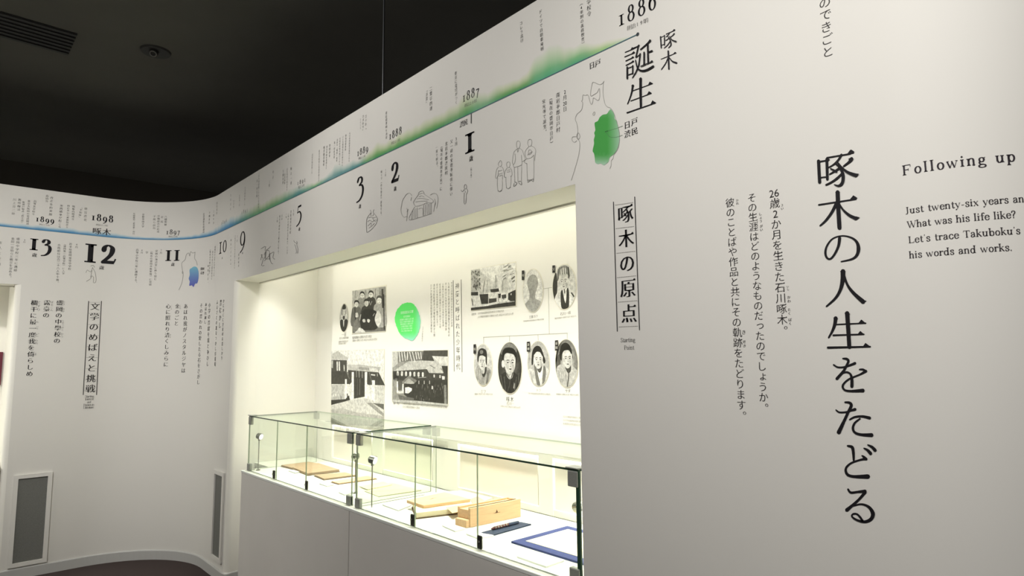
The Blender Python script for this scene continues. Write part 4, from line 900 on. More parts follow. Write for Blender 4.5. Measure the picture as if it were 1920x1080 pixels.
# ---- big vertical title, traced stroke by stroke
TA = K(1480, 260, 4.3545); TB = K(1480, 490, 4.32); TC = K(1480, 730, 4.1538); TD = K(1150, 70, 7.2); TE = K(1140, 0, 9.82)
def char(K_, strokes, name='title_character', col=INKD, par=None):
    wf = 1.28 if name == 'title_character' else 1.15
    ik = Ink(WALL, wall_px)
    for s_ in strokes:
        ik.h += .00012
        if s_[0] == 'P': ik.ppoly(s_[1], col, K=K_)
        elif s_[0] == 'L': ik.pline(s_[1], [v*wf+1.2 for v in s_[2]], col, K=K_)
        else: ik.pline(s_[1], [v*wf+1.2 for v in s_[2]], col, K=K_, smooth=5)
    return ik.make(name, par or wall_r)
char(TA, [('L', [(240, 183), (249, 357)], [20, 20]), ('L', [(240, 190), (312, 178)], [9, 9]), ('L', [(308, 168), (312, 332)], [18, 17]), ('L', [(245, 320), (306, 313)], [8, 8]), ('P', [(296, 172), (318, 160), (334, 172), (318, 186)]),
 ('L', [(310, 156), (500, 124)], [8, 8]), ('P', [(476, 124), (500, 92), (512, 92), (534, 108), (526, 122)]), ('C', [(428, 132), (402, 175), (362, 213), (318, 238)], [14, 12, 9, 6]),
 ('C', [(375, 200), (415, 240), (440, 290), (440, 345), (425, 375), (400, 386), (370, 376)], [8, 14, 20, 20, 18, 12, 5]), ('C', [(425, 232), (388, 258), (330, 292)], [14, 12, 6]), ('C', [(436, 282), (395, 322), (350, 354), (302, 378)], [12, 13, 11, 9]),
 ('C', [(340, 246), (372, 262), (388, 272)], [8, 12, 12]), ('C', [(512, 166), (490, 192), (445, 226)], [22, 14, 7]), ('P', [(482, 168), (505, 156), (524, 166), (508, 186)]), ('C', [(392, 188), (430, 235), (480, 275), (545, 300)], [9, 12, 16, 22]), ('P', [(530, 306), (552, 312), (574, 289), (545, 285)])])
char(TA, [('L', [(242, 541), (500, 501), (545, 494)], [10, 9, 9]), ('P', [(496, 496), (524, 463), (558, 484), (550, 494)]), ('L', [(396, 438), (400, 540), (411, 728)], [26, 26, 26]), ('P', [(376, 438), (416, 434), (412, 450), (384, 452)]),
 ('C', [(390, 520), (350, 600), (300, 668), (253, 711)], [20, 17, 14, 8]), ('C', [(408, 528), (440, 580), (490, 625), (545, 652)], [8, 12, 18, 22]), ('P', [(528, 656), (550, 664), (579, 644), (545, 634)])])
char(TA, [('C', [(412, 812), (402, 878), (368, 948), (335, 982), (308, 972), (296, 935), (306, 882), (345, 825), (400, 798), (460, 795), (520, 815), (555, 850), (566, 900), (553, 950), (513, 983), (425, 1004)], [20, 16, 13, 11, 13, 14, 12, 9, 7, 8, 12, 18, 24, 18, 12, 7])])
char(TB, [('C', [(436, 82), (434, 150), (415, 230), (375, 298), (302, 365)], [30, 28, 20, 15, 9]), ('P', [(413, 78), (460, 82), (450, 96), (418, 94)]), ('C', [(446, 112), (472, 190), (522, 257), (598, 326)], [12, 15, 20, 28]), ('P', [(590, 344), (628, 320), (600, 312)])])
char(TB, [('C', [(377, 460), (369, 512), (347, 570), (320, 617)], [24, 20, 14, 9]), ('P', [(358, 455), (398, 463), (386, 476), (364, 472)]), ('L', [(380, 511), (620, 500)], [7, 7]), ('P', [(560, 502), (585, 471), (623, 502)]), ('L', [(357, 598), (606, 590)], [9, 7]), ('P', [(554, 591), (577, 563), (609, 591)]),
 ('L', [(314, 698), (657, 690)], [12, 8]), ('P', [(598, 690), (619, 660), (661, 692)]), ('L', [(471, 420), (478, 520), (488, 692)], [27, 25, 24]), ('P', [(449, 416), (496, 424), (486, 438), (456, 432)])])
char(TB, [('C', [(360, 838), (393, 857), (440, 857), (490, 842), (533, 825)], [9, 10, 10, 13, 16]), ('C', [(435, 787), (465, 790), (480, 806), (468, 838), (440, 888), (387, 950)], [8, 15, 15, 14, 15, 18]), ('C', [(428, 906), (465, 897), (495, 912), (508, 952), (508, 1012)], [9, 11, 12, 18, 20]),
 ('C', [(570, 875), (598, 876), (618, 890)], [7, 12, 16]), ('C', [(622, 888), (570, 917), (490, 950), (447, 985), (434, 1015), (452, 1042), (500, 1050), (598, 1045)], [16, 9, 9, 11, 13, 12, 13, 22])])
char(TC, [('C', [(365, 160), (390, 178), (440, 177), (480, 165), (513, 155)], [7, 10, 10, 11, 17]), ('C', [(435, 100), (470, 104), (484, 126), (460, 177), (430, 242), (387, 333)], [9, 15, 18, 16, 17, 25]), ('C', [(472, 235), (510, 215), (570, 210), (626, 222)], [8, 11, 13, 18]), ('C', [(552, 228), (512, 260), (497, 300), (512, 335), (562, 352), (642, 355)], [8, 11, 14, 14, 15, 23])])
char(TC, [('C', [(456, 440), (490, 450), (500, 490), (503, 552)], [11, 18, 17, 11]), ('C', [(598, 540), (550, 549), (480, 575), (442, 615), (452, 660), (502, 678), (612, 678)], [16, 10, 10, 13, 16, 16, 27]), ('C', [(567, 515), (582, 526), (600, 542)], [6, 14, 16]), ('C', [(583, 458), (612, 474), (634, 498)], [7, 16, 20]), ('C', [(613, 432), (645, 448), (669, 473)], [7, 16, 20])])
char(TC, [('C', [(459, 778), (480, 803), (532, 798), (590, 793)], [11, 14, 13, 20]), ('C', [(592, 800), (545, 855), (495, 900), (450, 938)], [18, 14, 15, 22]), ('C', [(495, 908), (560, 893), (620, 915), (652, 965), (638, 1008), (590, 1030), (530, 1018), (490, 990), (500, 969), (535, 975), (572, 1022)], [7, 10, 16, 24, 20, 16, 13, 10, 9, 11, 13])])
# birth heading
char(TD, [('L', [(163, 204), (270, 160), (303, 142)], [10, 10, 10]), ('P', [(236, 166), (254, 136), (274, 140), (272, 166)]), ('L', [(158, 265), (290, 210)], [11, 11]), ('P', [(246, 226), (278, 188), (296, 204), (286, 220)]), ('L', [(173, 320), (276, 272)], [11, 12]), ('P', [(240, 288), (266, 256), (282, 268), (270, 284)]), ('L', [(176, 380), (278, 328)], [11, 12]), ('P', [(240, 345), (268, 312), (286, 322), (272, 340)]),
 ('L', [(193, 405), (194, 558)], [20, 20]), ('L', [(190, 424), (275, 392)], [9, 9]), ('L', [(268, 385), (268, 492)], [16, 16]), ('L', [(195, 512), (262, 492)], [10, 10]),
 ('L', [(275, 150), (352, 118)], [10, 12]), ('P', [(330, 120), (350, 98), (364, 112), (350, 132)]), ('L', [(345, 120), (312, 272)], [16, 15]), ('L', [(310, 276), (372, 230)], [8, 8]), ('L', [(370, 225), (352, 380), (310, 480), (264, 550)], [16, 15, 14, 8]), ('C', [(308, 312), (325, 388), (348, 435), (400, 456), (470, 440), (546, 395)], [12, 15, 18, 22, 24, 24]),
 ('C', [(374, 168), (440, 112), (506, 52)], [11, 14, 18]), ('P', [(478, 62), (500, 30), (522, 44), (508, 66)]), ('L', [(472, 84), (480, 350)], [19, 19]), ('L', [(480, 208), (532, 186)], [11, 18]), ('L', [(425, 208), (425, 372)], [18, 18]), ('L', [(380, 396), (540, 328)], [11, 11]), ('P', [(505, 340), (530, 312), (544, 326), (538, 338)])], 'birth_character')
char(TD, [('C', [(266, 652), (255, 730), (232, 810), (196, 900)], [26, 20, 16, 12]), ('P', [(246, 648), (288, 656), (276, 672), (250, 668)]), ('L', [(270, 722), (532, 626)], [9, 9]), ('P', [(472, 645), (494, 598), (536, 622)]), ('L', [(240, 860), (516, 758)], [9, 9]), ('P', [(458, 776), (484, 728), (522, 752)]), ('L', [(190, 1020), (575, 886)], [14, 10]), ('P', [(505, 908), (532, 852), (578, 882)]), ('L', [(374, 560), (372, 720), (378, 945)], [30, 28, 26]), ('P', [(350, 560), (396, 556), (388, 576), (356, 578)])], 'birth_character')
char(TE, [('L', [(972, 680), (985, 885)], [22, 20]), ('L', [(975, 690), (1045, 662)], [9, 9]), ('L', [(1044, 655), (1046, 832)], [18, 17]), ('L', [(985, 838), (1045, 816)], [9, 9]), ('L', [(1075, 630), (1236, 560)], [10, 10]), ('P', [(1196, 568), (1222, 536), (1246, 550), (1228, 574)]), ('C', [(1135, 612), (1110, 650), (1070, 684)], [13, 11, 7]), ('C', [(1100, 662), (1150, 740), (1165, 830), (1120, 884)], [10, 18, 20, 9]),
 ('C', [(1128, 704), (1100, 730), (1065, 750)], [12, 11, 7]), ('C', [(1150, 765), (1105, 830), (1040, 888)], [12, 13, 9]), ('C', [(1226, 622), (1205, 650), (1150, 690)], [18, 13, 8]), ('C', [(1138, 672), (1185, 738), (1258, 768)], [10, 16, 24])], 'name_character', (40, 38, 42))
char(TD, [('L', [(648, 296), (850, 214)], [8, 8]), ('P', [(812, 222), (836, 196), (856, 210), (846, 222)]), ('L', [(745, 188), (754, 430)], [19, 18]), ('C', [(745, 275), (705, 360), (652, 436)], [12, 11, 9]), ('C', [(756, 272), (800, 325), (855, 347)], [9, 14, 22])], 'name_character', (40, 38, 42))
# English introduction; baselines are level on the wall
def eng(name, x, y, x_end, y_end, text, hpx, bold, col):
    ik = Ink(WALL, wall_px); a = ik.px(x, y); b = ik.px(x_end, y_end); sc = ik.scale_at(x, y)
    serif_text(ik, text, a[0], a[1], hpx*sc/.68, col, length=b[0]-a[0], bold=bold*1.12, wx=.93); o = ik.make(name, wall_r); return o
eng('english_heading', 1692, 329.2, 1956, 297.6, 'Following up on', 18.5, 1.0, (46, 40, 46))
eng('english_text', 1697, 401.4, 1932, 376, 'Just twenty-six years and', 12.4, .95, (58, 54, 56))
eng('english_text', 1701, 427.6, 1905, 408, 'What was his life like?', 12.4, .95, (58, 54, 56))
eng('english_text', 1703.5, 456, 1914, 440, "Let's trace Takuboku's", 12.4, .95, (58, 54, 56))
eng('english_text', 1705, 484.4, 1899, 470.6, 'his words and works.', 12.4, .95, (58, 54, 56))
# ---- outline map with the green prefecture
MK = K(1060, 140, 5.4)
def drawing(name, par, k, lines, wd=.7, col=LINE, smooth=3, label=None):
    ik = Ink(WALL, wall_px)
    for L_i in lines:
        c = False
        if L_i[0] == 'o': c = True; L_i = L_i[1:]
        w_ = wd
        if L_i[0] == 't': w_ = wd*2; L_i = L_i[1:]
        ik.pline(L_i, w_*k.s, col, K=k, closed=c, smooth=smooth)
    return ik.make(name, par, label)
mp_ = drawing('map_outline', wall_r, MK, [[(395, 65), (385, 82), (360, 100), (330, 95), (283, 76), (270, 110), (258, 180), (262, 218), (295, 200), (325, 180), (345, 140), (350, 165), (350, 225), (335, 262), (305, 245), (285, 238), (280, 275), (265, 303), (250, 270), (232, 207), (205, 212), (180, 207), (175, 255), (165, 270), (178, 285), (170, 345), (150, 375), (120, 400), (102, 450), (118, 495), (128, 560), (125, 640), (148, 690), (140, 800), (100, 950), (62, 1070)],
 [(388, 75), (383, 180), (400, 285), (425, 325), (460, 340), (495, 395), (515, 460), (535, 520), (550, 600), (548, 690), (530, 760), (495, 810), (485, 850), (468, 870), (465, 920), (452, 950)], ['o', (120, 605), (138, 592), (150, 630), (132, 656), (116, 632)], [(112, 628), (75, 632), (70, 665), (95, 686), (118, 668)], ['o', (292, 378), (302, 386), (294, 412), (280, 404)]])
ik = Ink(WALL, wall_px); bl = [(445, 365), (462, 352), (495, 400), (502, 450), (525, 470), (535, 540), (550, 600), (545, 690), (528, 750), (492, 805), (452, 838), (440, 880), (412, 905), (390, 918), (360, 900), (330, 906), (305, 890), (300, 850), (292, 800), (278, 770), (292, 700), (290, 660), (300, 620), (294, 590), (305, 560), (298, 490), (330, 470), (352, 430), (385, 405), (420, 398)]
pl, _ = crom(bl, [1]*len(bl), 3, True); cxy = np.array((390, 640)); V = [(390, 640)]; T = []; rings = 6; n = len(pl)
for r in range(1, rings+1):
    for p in pl: V.append(tuple(cxy+(np.array(p)-cxy)*r/rings))
for j in range(n): T.append((0, 1+j, 1+(j+1) % n))
for r in range(rings-1):
    for j in range(n): a = 1+r*n+j; b = 1+r*n+(j+1) % n; T.append((a, b, b+n, a+n))
def gcol(x, y):
    t = max(0, (x-430)/110)*.75+max(0, (y-810)/100)*.9+max(0, (430-y)/90)*.45; t = min(1, t); a = np.array((72, 158, 74)); b = np.array((178, 206, 188)); return tuple(a*(1-t)+b*t)
k0 = len(ik.V)
for p in V: u, z = ik.px(*MK(*p)); ik.V.append(WALL(u, z, .0009)); ik.Cc.append(lin(gcol(*p)))
ik.F = T; ik.make('green_prefecture', wall_r, 'green watercolour patch on the outline map')
ik = Ink(WALL, wall_px); ik.pline([(410, 578), (520, 545), (582, 520)], 3.2, (84, 116, 88), K=MK); ik.pline([(412, 582), (440, 620), (470, 636), (530, 632), (580, 612)], 3.2, (84, 116, 88), K=MK, smooth=3)
for c_ in ((410, 578), (425, 572)): ik.ppoly([(c_[0]+5*math.cos(a), c_[1]+5*math.sin(a)) for a in np.linspace(0, 5.5, 8)], (50, 80, 56), K=MK)
ik.make('map_leader', wall_r)
# small blue map on the curve
BK = K(230, 380, 6.355)
drawing('map_outline', wall_l, BK, [[(865, 590), (835, 600), (810, 585), (800, 640), (790, 600), (760, 620), (745, 680), (705, 720), (712, 800), (722, 860), (705, 960), (670, 1040)], [(865, 590), (858, 660), (880, 700), (890, 745)], ['o', (712, 820), (722, 832), (712, 845)]], wd=.8, col=(150, 149, 144))
ik = Ink(WALL, wall_px); bl = [(850, 762), (885, 770), (905, 820), (905, 900), (890, 960), (865, 965), (845, 1005), (825, 985), (795, 990), (800, 940), (788, 905), (800, 860), (798, 800), (820, 780)]
pl, _ = crom(bl, [1]*len(bl), 3, True); cxy = np.array((848, 870)); V = [(848, 870)]; T = []; n = len(pl)
for r in range(1, 6):
    for p in pl: V.append(tuple(cxy+(np.array(p)-cxy)*r/5))
for j in range(n): T.append((0, 1+j, 1+(j+1) % n))
for r in range(4):
    for j in range(n): a = 1+r*n+j; b = 1+r*n+(j+1) % n; T.append((a, b, b+n, a+n))
for p in V:
    u, z = ik.px(*BK(*p)); ik.V.append(WALL(u, z, .0009)); t = (p[1]-762)/240; a = np.array((124, 186, 204)); b = np.array((96, 96, 178)); ik.Cc.append(lin(tuple(a*(1-t)+b*t)))
ik.F = T; ik.make('blue_prefecture', wall_l, 'blue watercolour patch on the small map')
# line drawings
FK = K(900, 230, 7.7125)
drawing('line_figure', wall_r, FK, [['o', (530, 300), (540, 272), (562, 266), (582, 290), (580, 335), (566, 368), (548, 374), (532, 345)], [(548, 374), (505, 408), (484, 460), (470, 575), (482, 600), (498, 592), (515, 530), (508, 450)], [(570, 368), (612, 398), (636, 465), (655, 528), (640, 548), (610, 560), (600, 470)], [(540, 385), (548, 430), (562, 380)], [(480, 600), (495, 645), (540, 636), (605, 608), (608, 560)], [(498, 648), (505, 860)], [(548, 645), (550, 850)], [(605, 615), (600, 845)], ['t', (505, 860), (535, 868), (520, 902), (488, 922), (496, 880)], ['t', (556, 852), (596, 848), (604, 895), (580, 888), (560, 868)]], .62, label='standing man in a short robe')
drawing('line_figure', wall_r, FK, [['o', (692, 290), (700, 255), (728, 240), (750, 258), (750, 305), (735, 340), (712, 343), (697, 320)], [(712, 343), (672, 388), (652, 435), (664, 498), (685, 520), (740, 508), (778, 470)], [(738, 335), (785, 358), (808, 405), (800, 460), (792, 550)], ['o', (702, 430), (712, 395), (740, 398), (750, 430), (730, 455), (706, 462)], [(690, 470), (720, 440), (760, 420)], [(685, 522), (652, 542), (648, 580), (680, 590)], [(680, 588), (684, 760), (692, 860)], [(780, 470), (782, 700), (778, 820)], ['t', (692, 832), (735, 828), (775, 816), (770, 850), (740, 832), (696, 862)]], .62, label='standing woman holding a baby')
drawing('line_figure', wall_r, FK, [['o', (266, 600), (280, 570), (300, 545), (316, 580), (310, 622), (285, 635)], [(270, 642), (242, 680), (226, 790), (245, 803), (262, 760)], [(310, 636), (335, 660), (352, 740), (356, 790)], [(268, 700), (300, 694), (322, 688)], [(270, 745), (300, 738), (326, 728)], [(270, 690), (268, 770), (326, 755)], [(256, 775), (252, 870), (258, 965), (280, 992)], [(326, 760), (326, 880), (322, 960), (305, 992)], ['t', (262, 985), (285, 998), (312, 978)]], .58, label='small child in a robe at far left')
drawing('line_figure', wall_r, FK, [['o', (386, 600), (400, 572), (428, 570), (436, 608), (418, 650), (396, 642)], [(396, 655), (366, 700), (352, 780), (378, 792)], [(430, 648), (458, 684), (466, 755), (446, 780)], [(392, 690), (436, 682)], [(392, 715), (440, 706)], [(378, 785), (378, 870), (386, 940)], [(450, 770), (450, 860), (440, 935)], ['t', (382, 938), (410, 955), (442, 932)]], .58, label='smaller child in a robe')
HK = K(640, 290, 6.75)
hl = [[(915, 600), (945, 550), (975, 510), (985, 475), (1035, 458), (1048, 498)], [(1048, 498), (1110, 540), (1165, 578), (1150, 612), (1085, 605), (1040, 630), (940, 655), (915, 600)], [(930, 662), (872, 765), (862, 828), (960, 805), (1140, 748)], [(1140, 612), (1142, 745)], [(1042, 640), (1046, 775)], [(962, 672), (966, 802)], [(1085, 610), (1088, 755)], [(980, 690), (1030, 676), (1032, 770)],
 [(905, 700), (905, 815)], [(885, 750), (888, 820)], [(1105, 620), (1108, 750)], [(1124, 616), (1126, 748)], [(1064, 632), (1066, 765)], [(925, 690), (926, 808)], [(945, 682), (946, 805)], [(985, 530), (1020, 520), (1050, 535)], [(960, 560), (1000, 552), (1060, 560), (1110, 572)], [(940, 600), (1000, 590), (1090, 588)], [(985, 500), (1030, 488)],
 [(895, 520), (870, 488), (830, 498), (800, 540), (775, 580), (765, 640), (755, 700), (768, 760), (800, 792), (828, 780)], [(890, 540), (882, 580)], [(830, 680), (840, 720), (828, 840)], [(850, 690), (832, 725)], [(1128, 512), (1160, 492), (1205, 498), (1225, 545), (1222, 610), (1208, 680)], [(1180, 560), (1190, 600), (1170, 720)], [(1196, 610), (1180, 660)]]
drawing('house_drawing', wall_r, HK, hl, .62, (140, 138, 134), 2, 'line drawing of a thatched house between trees')
drawing('emblem_drawing', wall_r, HK, [[(368, 700), (380, 730), (360, 755), (330, 800), (320, 860), (322, 960), (330, 985), (385, 945), (420, 905), (445, 870), (460, 820), (445, 780), (415, 745), (405, 725), (416, 694)], [(345, 800), (370, 790), (400, 800), (440, 790)], [(335, 850), (360, 830), (395, 850), (420, 830), (455, 830)], [(380, 740), (372, 770), (400, 775), (410, 750)], [(340, 900), (360, 880), (380, 860), (376, 900)], [(350, 930), (385, 905), (420, 870)], [(400, 800), (410, 830), (440, 850)]], wd=.66, col=(120, 118, 114), smooth=2)
drawing('line_figure', wall_r, K(780, 200, 5.4), [['o', (490, 805), (500, 788), (512, 795), (514, 820), (500, 835), (490, 825)], [(490, 838), (470, 862), (458, 845)], [(514, 832), (526, 850), (518, 880)], [(490, 870), (488, 975), (505, 978), (512, 880)], [(495, 850), (505, 870)]], .8, (130, 128, 124), 2, 'faint small figure with a raised arm')
drawing('line_figure', wall_r, K(460, 360, 6.75), [[(615, 615), (628, 640), (650, 645), (656, 680), (668, 720), (664, 775)], [(628, 665), (640, 700), (650, 760), (640, 775)], [(650, 625), (660, 640), (655, 655)]], .8, (136, 134, 130), 2)
drawing('scene_drawing', wall_r, K(460, 360, 6.75), [[(200, 720), (230, 700), (260, 690), (250, 740), (290, 720), (320, 690)], [(240, 800), (260, 750), (300, 740), (310, 800), (280, 830), (245, 870)], [(210, 820), (230, 850), (205, 930), (240, 930)], [(300, 790), (340, 770), (365, 760), (350, 830), (375, 850)], [(270, 850), (310, 850), (330, 900), (350, 910)], ['t', (262, 760), (250, 840)], ['t', (305, 800), (312, 850)], [(200, 800), (215, 790), (195, 860)]], .9, (128, 127, 122), 2)
drawing('line_figure', wall_l, K(0, 320, 4), [[(680, 715), (700, 710), (708, 725)], [(695, 725), (680, 760), (655, 745), (645, 765)], [(695, 730), (712, 760), (720, 800), (718, 835), (700, 840), (702, 800), (685, 790), (680, 810), (648, 830)], [(690, 750), (680, 800)]], .8, (130, 128, 122), 2)
# ================================================================ photographs and captions on the graphic panel
PORT = []
def pic(name, outline, label, cat, group=None, border=.006, mount=(226, 222, 204), oval=False):
    # outline: px corners (or oval box); returns the thing, an Ink, and a map from unit coordinates to the panel
    if oval:
        x0, x1, y0, y1 = outline; a = panel_px(x0, (y0+y1)/2); b = panel_px(x1, (y0+y1)/2); t = panel_px((x0+x1)/2, y0); d = panel_px((x0+x1)/2, y1)
        c = ((a[0]+b[0])/2, (t[1]+d[1])/2); hw, hh = (b[0]-a[0])/2, (t[1]-d[1])/2
        rim_ = [(c[0]+(hw+border*.6)*math.cos(q), c[1]+(hh+border*.6)*math.sin(q)) for q in np.linspace(0, 2*math.pi, 41)[:-1]]
    else:
        pts = [panel_px(*p) for p in outline]; u0 = (pts[0][0]+pts[3][0])/2; u1 = (pts[1][0]+pts[2][0])/2; z1 = (pts[0][1]+pts[1][1])/2; z0 = (pts[2][1]+pts[3][1])/2
        c = ((u0+u1)/2, (z0+z1)/2); hw, hh = (u1-u0)/2, (z1-z0)/2
        rim_ = [(u0-border, z0-border), (u1+border, z0-border), (u1+border, z1+border), (u0-border, z1+border)]
    g = empty(name, PANEL(c[0], c[1], 0), label, cat, group)
    PORT.append(g); n = len(rim_); V = [PANEL(u, z, .0011) for u, z in rim_]+[PANEL(u, z, .0019) for u, z in rim_]
    mt = mat('mount_%d_%d_%d' % mount, mount, .6)
    obj('mount', V, [tuple(range(n)), tuple(range(n, 2*n))]+[(i, (i+1) % n, n+(i+1) % n, n+i) for i in range(n)], mt, g)
    ik = Ink(PANEL, panel_px); ik.h = .0022
    def U(p):
        x, y = p
        if oval:
            r = math.hypot(x, y)
            if r > 1: x, y = x/r, y/r
        return (c[0]+x*hw, c[1]+y*hh)
    ik.U = U; ik.g = g
    def blob(pts, tone, smooth=3, close=True):
        if smooth: pts, _ = crom(pts, [1]*len(pts), smooth, True)
        ik.h += .00006; t = tone if isinstance(tone, tuple) else (tone, tone-1, max(0, tone-8)); ik.poly([U(p) for p in pts], t)
    def ell(x, y, rx, ry, tone, n=18): blob([(x+rx*math.cos(q), y+ry*math.sin(q)) for q in np.linspace(0, 2*math.pi, n+1)[:-1]], tone, 0)
    def seg(pts, w_, tone, smooth=3):
        if smooth and len(pts) > 2: pts, _ = crom(pts, [1]*len(pts), smooth)
        ik.h += .00006; t = tone if isinstance(tone, tuple) else (tone, tone-1, max(0, tone-8)); ik.ribbon([U(p) for p in pts], [w_*hw]*len(pts), t, cap=False)
    ik.blob, ik.ell, ik.seg = blob, ell, seg
    return ik
def soft(ik, bg, edge, steps=6):                       # studio backdrop as nested tones
    for k in range(steps):
        t = k/(steps-1); r = 1-.14*k; ik.ell(.08*t, .05*t, r, r, int(edge+(bg-edge)*t), 40)
GP = 'oval family portraits on the graphic panel'
def features(ik, cx, cy, fw, fh, skin, dk, turn=0.0, beard=False):
    ik.blob([(cx-fw, cy+fh*.35), (cx-fw*.98, cy-fh*.1), (cx-fw*.78, cy-fh*.62), (cx-fw*.3, cy-fh*.98), (cx+fw*.1, cy-fh*1.02), (cx+fw*.5, cy-fh*.86), (cx+fw*.9, cy-fh*.4), (cx+fw, cy+fh*.2), (cx+fw*.9, cy+fh*.8), (cx, cy+fh), (cx-fw*.85, cy+fh*.85)], skin)
    ik.blob([(cx+fw*.35, cy-fh*.1), (cx+fw*.75, cy-fh*.2), (cx+fw*.72, cy-fh*.6), (cx+fw*.4, cy-fh*.84), (cx+fw*.5, cy-fh*.45)], skin-26)
    for s_ in (-1, 1):
        ex = cx+s_*fw*.42+turn*fw*.25; ik.seg([(ex-fw*.22, cy+fh*.22), (ex, cy+fh*.30), (ex+fw*.24, cy+fh*.24)], 0.045, dk+30)
        ik.ell(ex, cy+fh*.06, fw*.17, fh*.055, dk+20, 12); ik.ell(ex+fw*.02, cy+fh*.065, fw*.07, fh*.05, dk, 8)
    nx = cx+turn*fw*.35; ik.seg([(nx+fw*.05, cy+fh*.0), (nx+fw*.12, cy-fh*.2), (nx+fw*.08, cy-fh*.3)], .03, skin-50); ik.seg([(nx-fw*.10, cy-fh*.30), (nx+fw*.12, cy-fh*.31)], .035, skin-100)
    ik.blob([(nx-fw*.26, cy-fh*.54), (nx, cy-fh*.49), (nx+fw*.26, cy-fh*.54), (nx, cy-fh*.62)], dk+40)
# lower row, from the left
ik = pic('portrait_photo', (889.6, 923, 645.5, 722.5), 'leftmost oval portrait of the lower row, a woman with upswept hair', 'photograph', GP, oval=True)
soft(ik, 224, 196); ik.blob([(-.7, -.1), (-.35, -.05), (0, -.3), (.4, -.1), (.85, -.25), (.95, -.5), (.5, -1), (-.4, -1), (-.85, -.6)], 168)
for k in range(6): ik.seg([(-.62+.1*k, -.2), (-.45+.09*k, -.9)], .035, 122 if k % 2 else 206, 0)
for k in range(3): ik.seg([(.55+.1*k, -.25), (.35+.08*k, -.95)], .05, 110, 0)
ik.blob([(-.3, -.1), (0, -.3), (.35, -.08), (.42, -.3), (.12, -.62), (-.12, -.42)], 66); ik.blob([(-.22, .0), (.22, .0), (.2, -.35), (.0, -.45), (-.18, -.3)], 190)
ik.blob([(-.55, .1), (-.62, .4), (-.5, .68), (-.2, .80), (.15, .78), (.42, .66), (.48, .35), (.42, -.05), (.2, .3), (-.3, .36)], 52); features(ik, -.06, .12, .38, .36, 212, 50)
ik.blob([(-.46, .38), (-.3, .44), (0, .46), (.34, .38), (.38, .56), (.1, .66), (-.3, .62)], 50); ik.ell(-.12, .62, .2, .1, 128); ik.make('picture', ik.g)
ik = pic('portrait_photo', (934.5, 978.5, 642, 737.5), 'largest and darkest oval portrait, a young man in a black kimono', 'photograph', None, oval=True)
soft(ik, 96, 58); ik.ell(-.1, .7, .75, .28, 128); ik.ell(-.1, .62, .6, .2, 104)
ik.blob([(-.95, -.45), (-.5, -.2), (-.2, -.15), (.3, -.15), (.6, -.25), (.98, -.4), (.5, -1), (-.5, -1)], 52); ik.blob([(-.28, .0), (.3, .0), (.26, -.35), (0, -.45), (-.25, -.3)], 176)
ik.blob([(-.62, .25), (-.62, .6), (-.4, .76), (0, .8), (.42, .72), (.62, .5), (.58, .15), (.4, .45), (-.4, .5)], 38); ik.ell(-.55, .15, .13, .15, 216); features(ik, .03, .18, .48, .42, 208, 30, .3)
ik.blob([(-.48, .5), (-.3, .58), (0, .57), (.36, .52), (.5, .40), (.52, .62), (0, .78), (-.5, .68)], 36); ik.blob([(-.2, -.24), (-.06, -.33), (.06, -.32), (.2, -.22), (.05, -.5)], 232)
ik.seg([(-.3, -.2), (.05, -.5), (-.2, -.98)], .06, 84); ik.seg([(.3, -.18), (.04, -.52)], .06, 78, 0)
for a_, b_ in (((-.75, -.3), (-.6, -.9)), ((.6, -.35), (.45, -.92)), ((.38, -.55), (.42, -.85)), ((-.45, -.35), (-.35, -.9)), ((.8, -.2), (.75, -.6))): ik.seg([a_, b_], .07, 92, 0)
ik.seg([(.42, -.6), (.36, -.8)], .07, 170, 0); ik.make('picture', ik.g)
ik = pic('portrait_photo', (990, 1030.5, 640, 723), 'third oval portrait of the lower row, a woman with a pale shawl and rounded hair', 'photograph', GP, oval=True)
soft(ik, 214, 176); ik.blob([(-.95, -.3), (-.5, -.25), (-.3, -.1), (.1, -.35), (.35, -.05), (.6, -.2), (.95, -.3), (.6, -1), (-.5, -1)], 208)
ik.blob([(-.4, -.1), (-.2, -.15), (.15, -.9), (.1, -1), (-.15, -.95)], 112); ik.blob([(.5, -.1), (.7, -.3), (.55, -.95), (.35, -.95), (.42, -.4)], 118); ik.blob([(-.08, -.3), (.35, -.25), (.25, -.95), (.18, -.98)], 240)
ik.blob([(-.12, .0), (.32, .0), (.3, -.3), (.1, -.42), (-.1, -.28)], 92); ik.blob([(-.62, -.05), (-.6, .35), (-.45, .66), (-.1, .8), (.25, .72), (.5, .4), (.66, .1), (.5, .0), (.3, .35), (-.35, .4), (-.48, -.02)], 48)
features(ik, .02, .15, .42, .38, 216, 64); ik.blob([(-.4, .38), (-.1, .54), (.2, .50), (.42, .3), (.4, .56), (0, .74), (-.4, .62)], 46); ik.seg([(-.8, -.3), (-.5, -.9)], .04, 160, 0); ik.make('picture', ik.g)
ik = pic('portrait_photo', (1042, 1084, 636.5, 725.5), 'rightmost oval portrait of the lower row, cut by the wall edge, in a light coat', 'photograph', GP, oval=True)
soft(ik, 206, 120); ik.blob([(-1, .2), (-.6, .6), (-.4, .9), (-.75, .7), (-.95, 0), (-.8, -.3), (-.55, -.1), (-.55, .4)], 84); ik.blob([(-.9, -.25), (-.4, -.05), (0, -.3), (.35, -.1), (.85, -.25), (1, -.5), (.5, -1), (-.5, -1)], 196)
ik.blob([(-.15, .05), (.35, .0), (.4, -.3), (.15, -.42), (-.1, -.2)], 74); ik.blob([(-.6, .3), (-.5, .7), (-.15, .86), (.25, .8), (.5, .5), (.6, .15), (.45, .35), (0, .55), (-.35, .4), (-.42, .1)], 44); features(ik, .1, .17, .42, .38, 212, 40, .35)
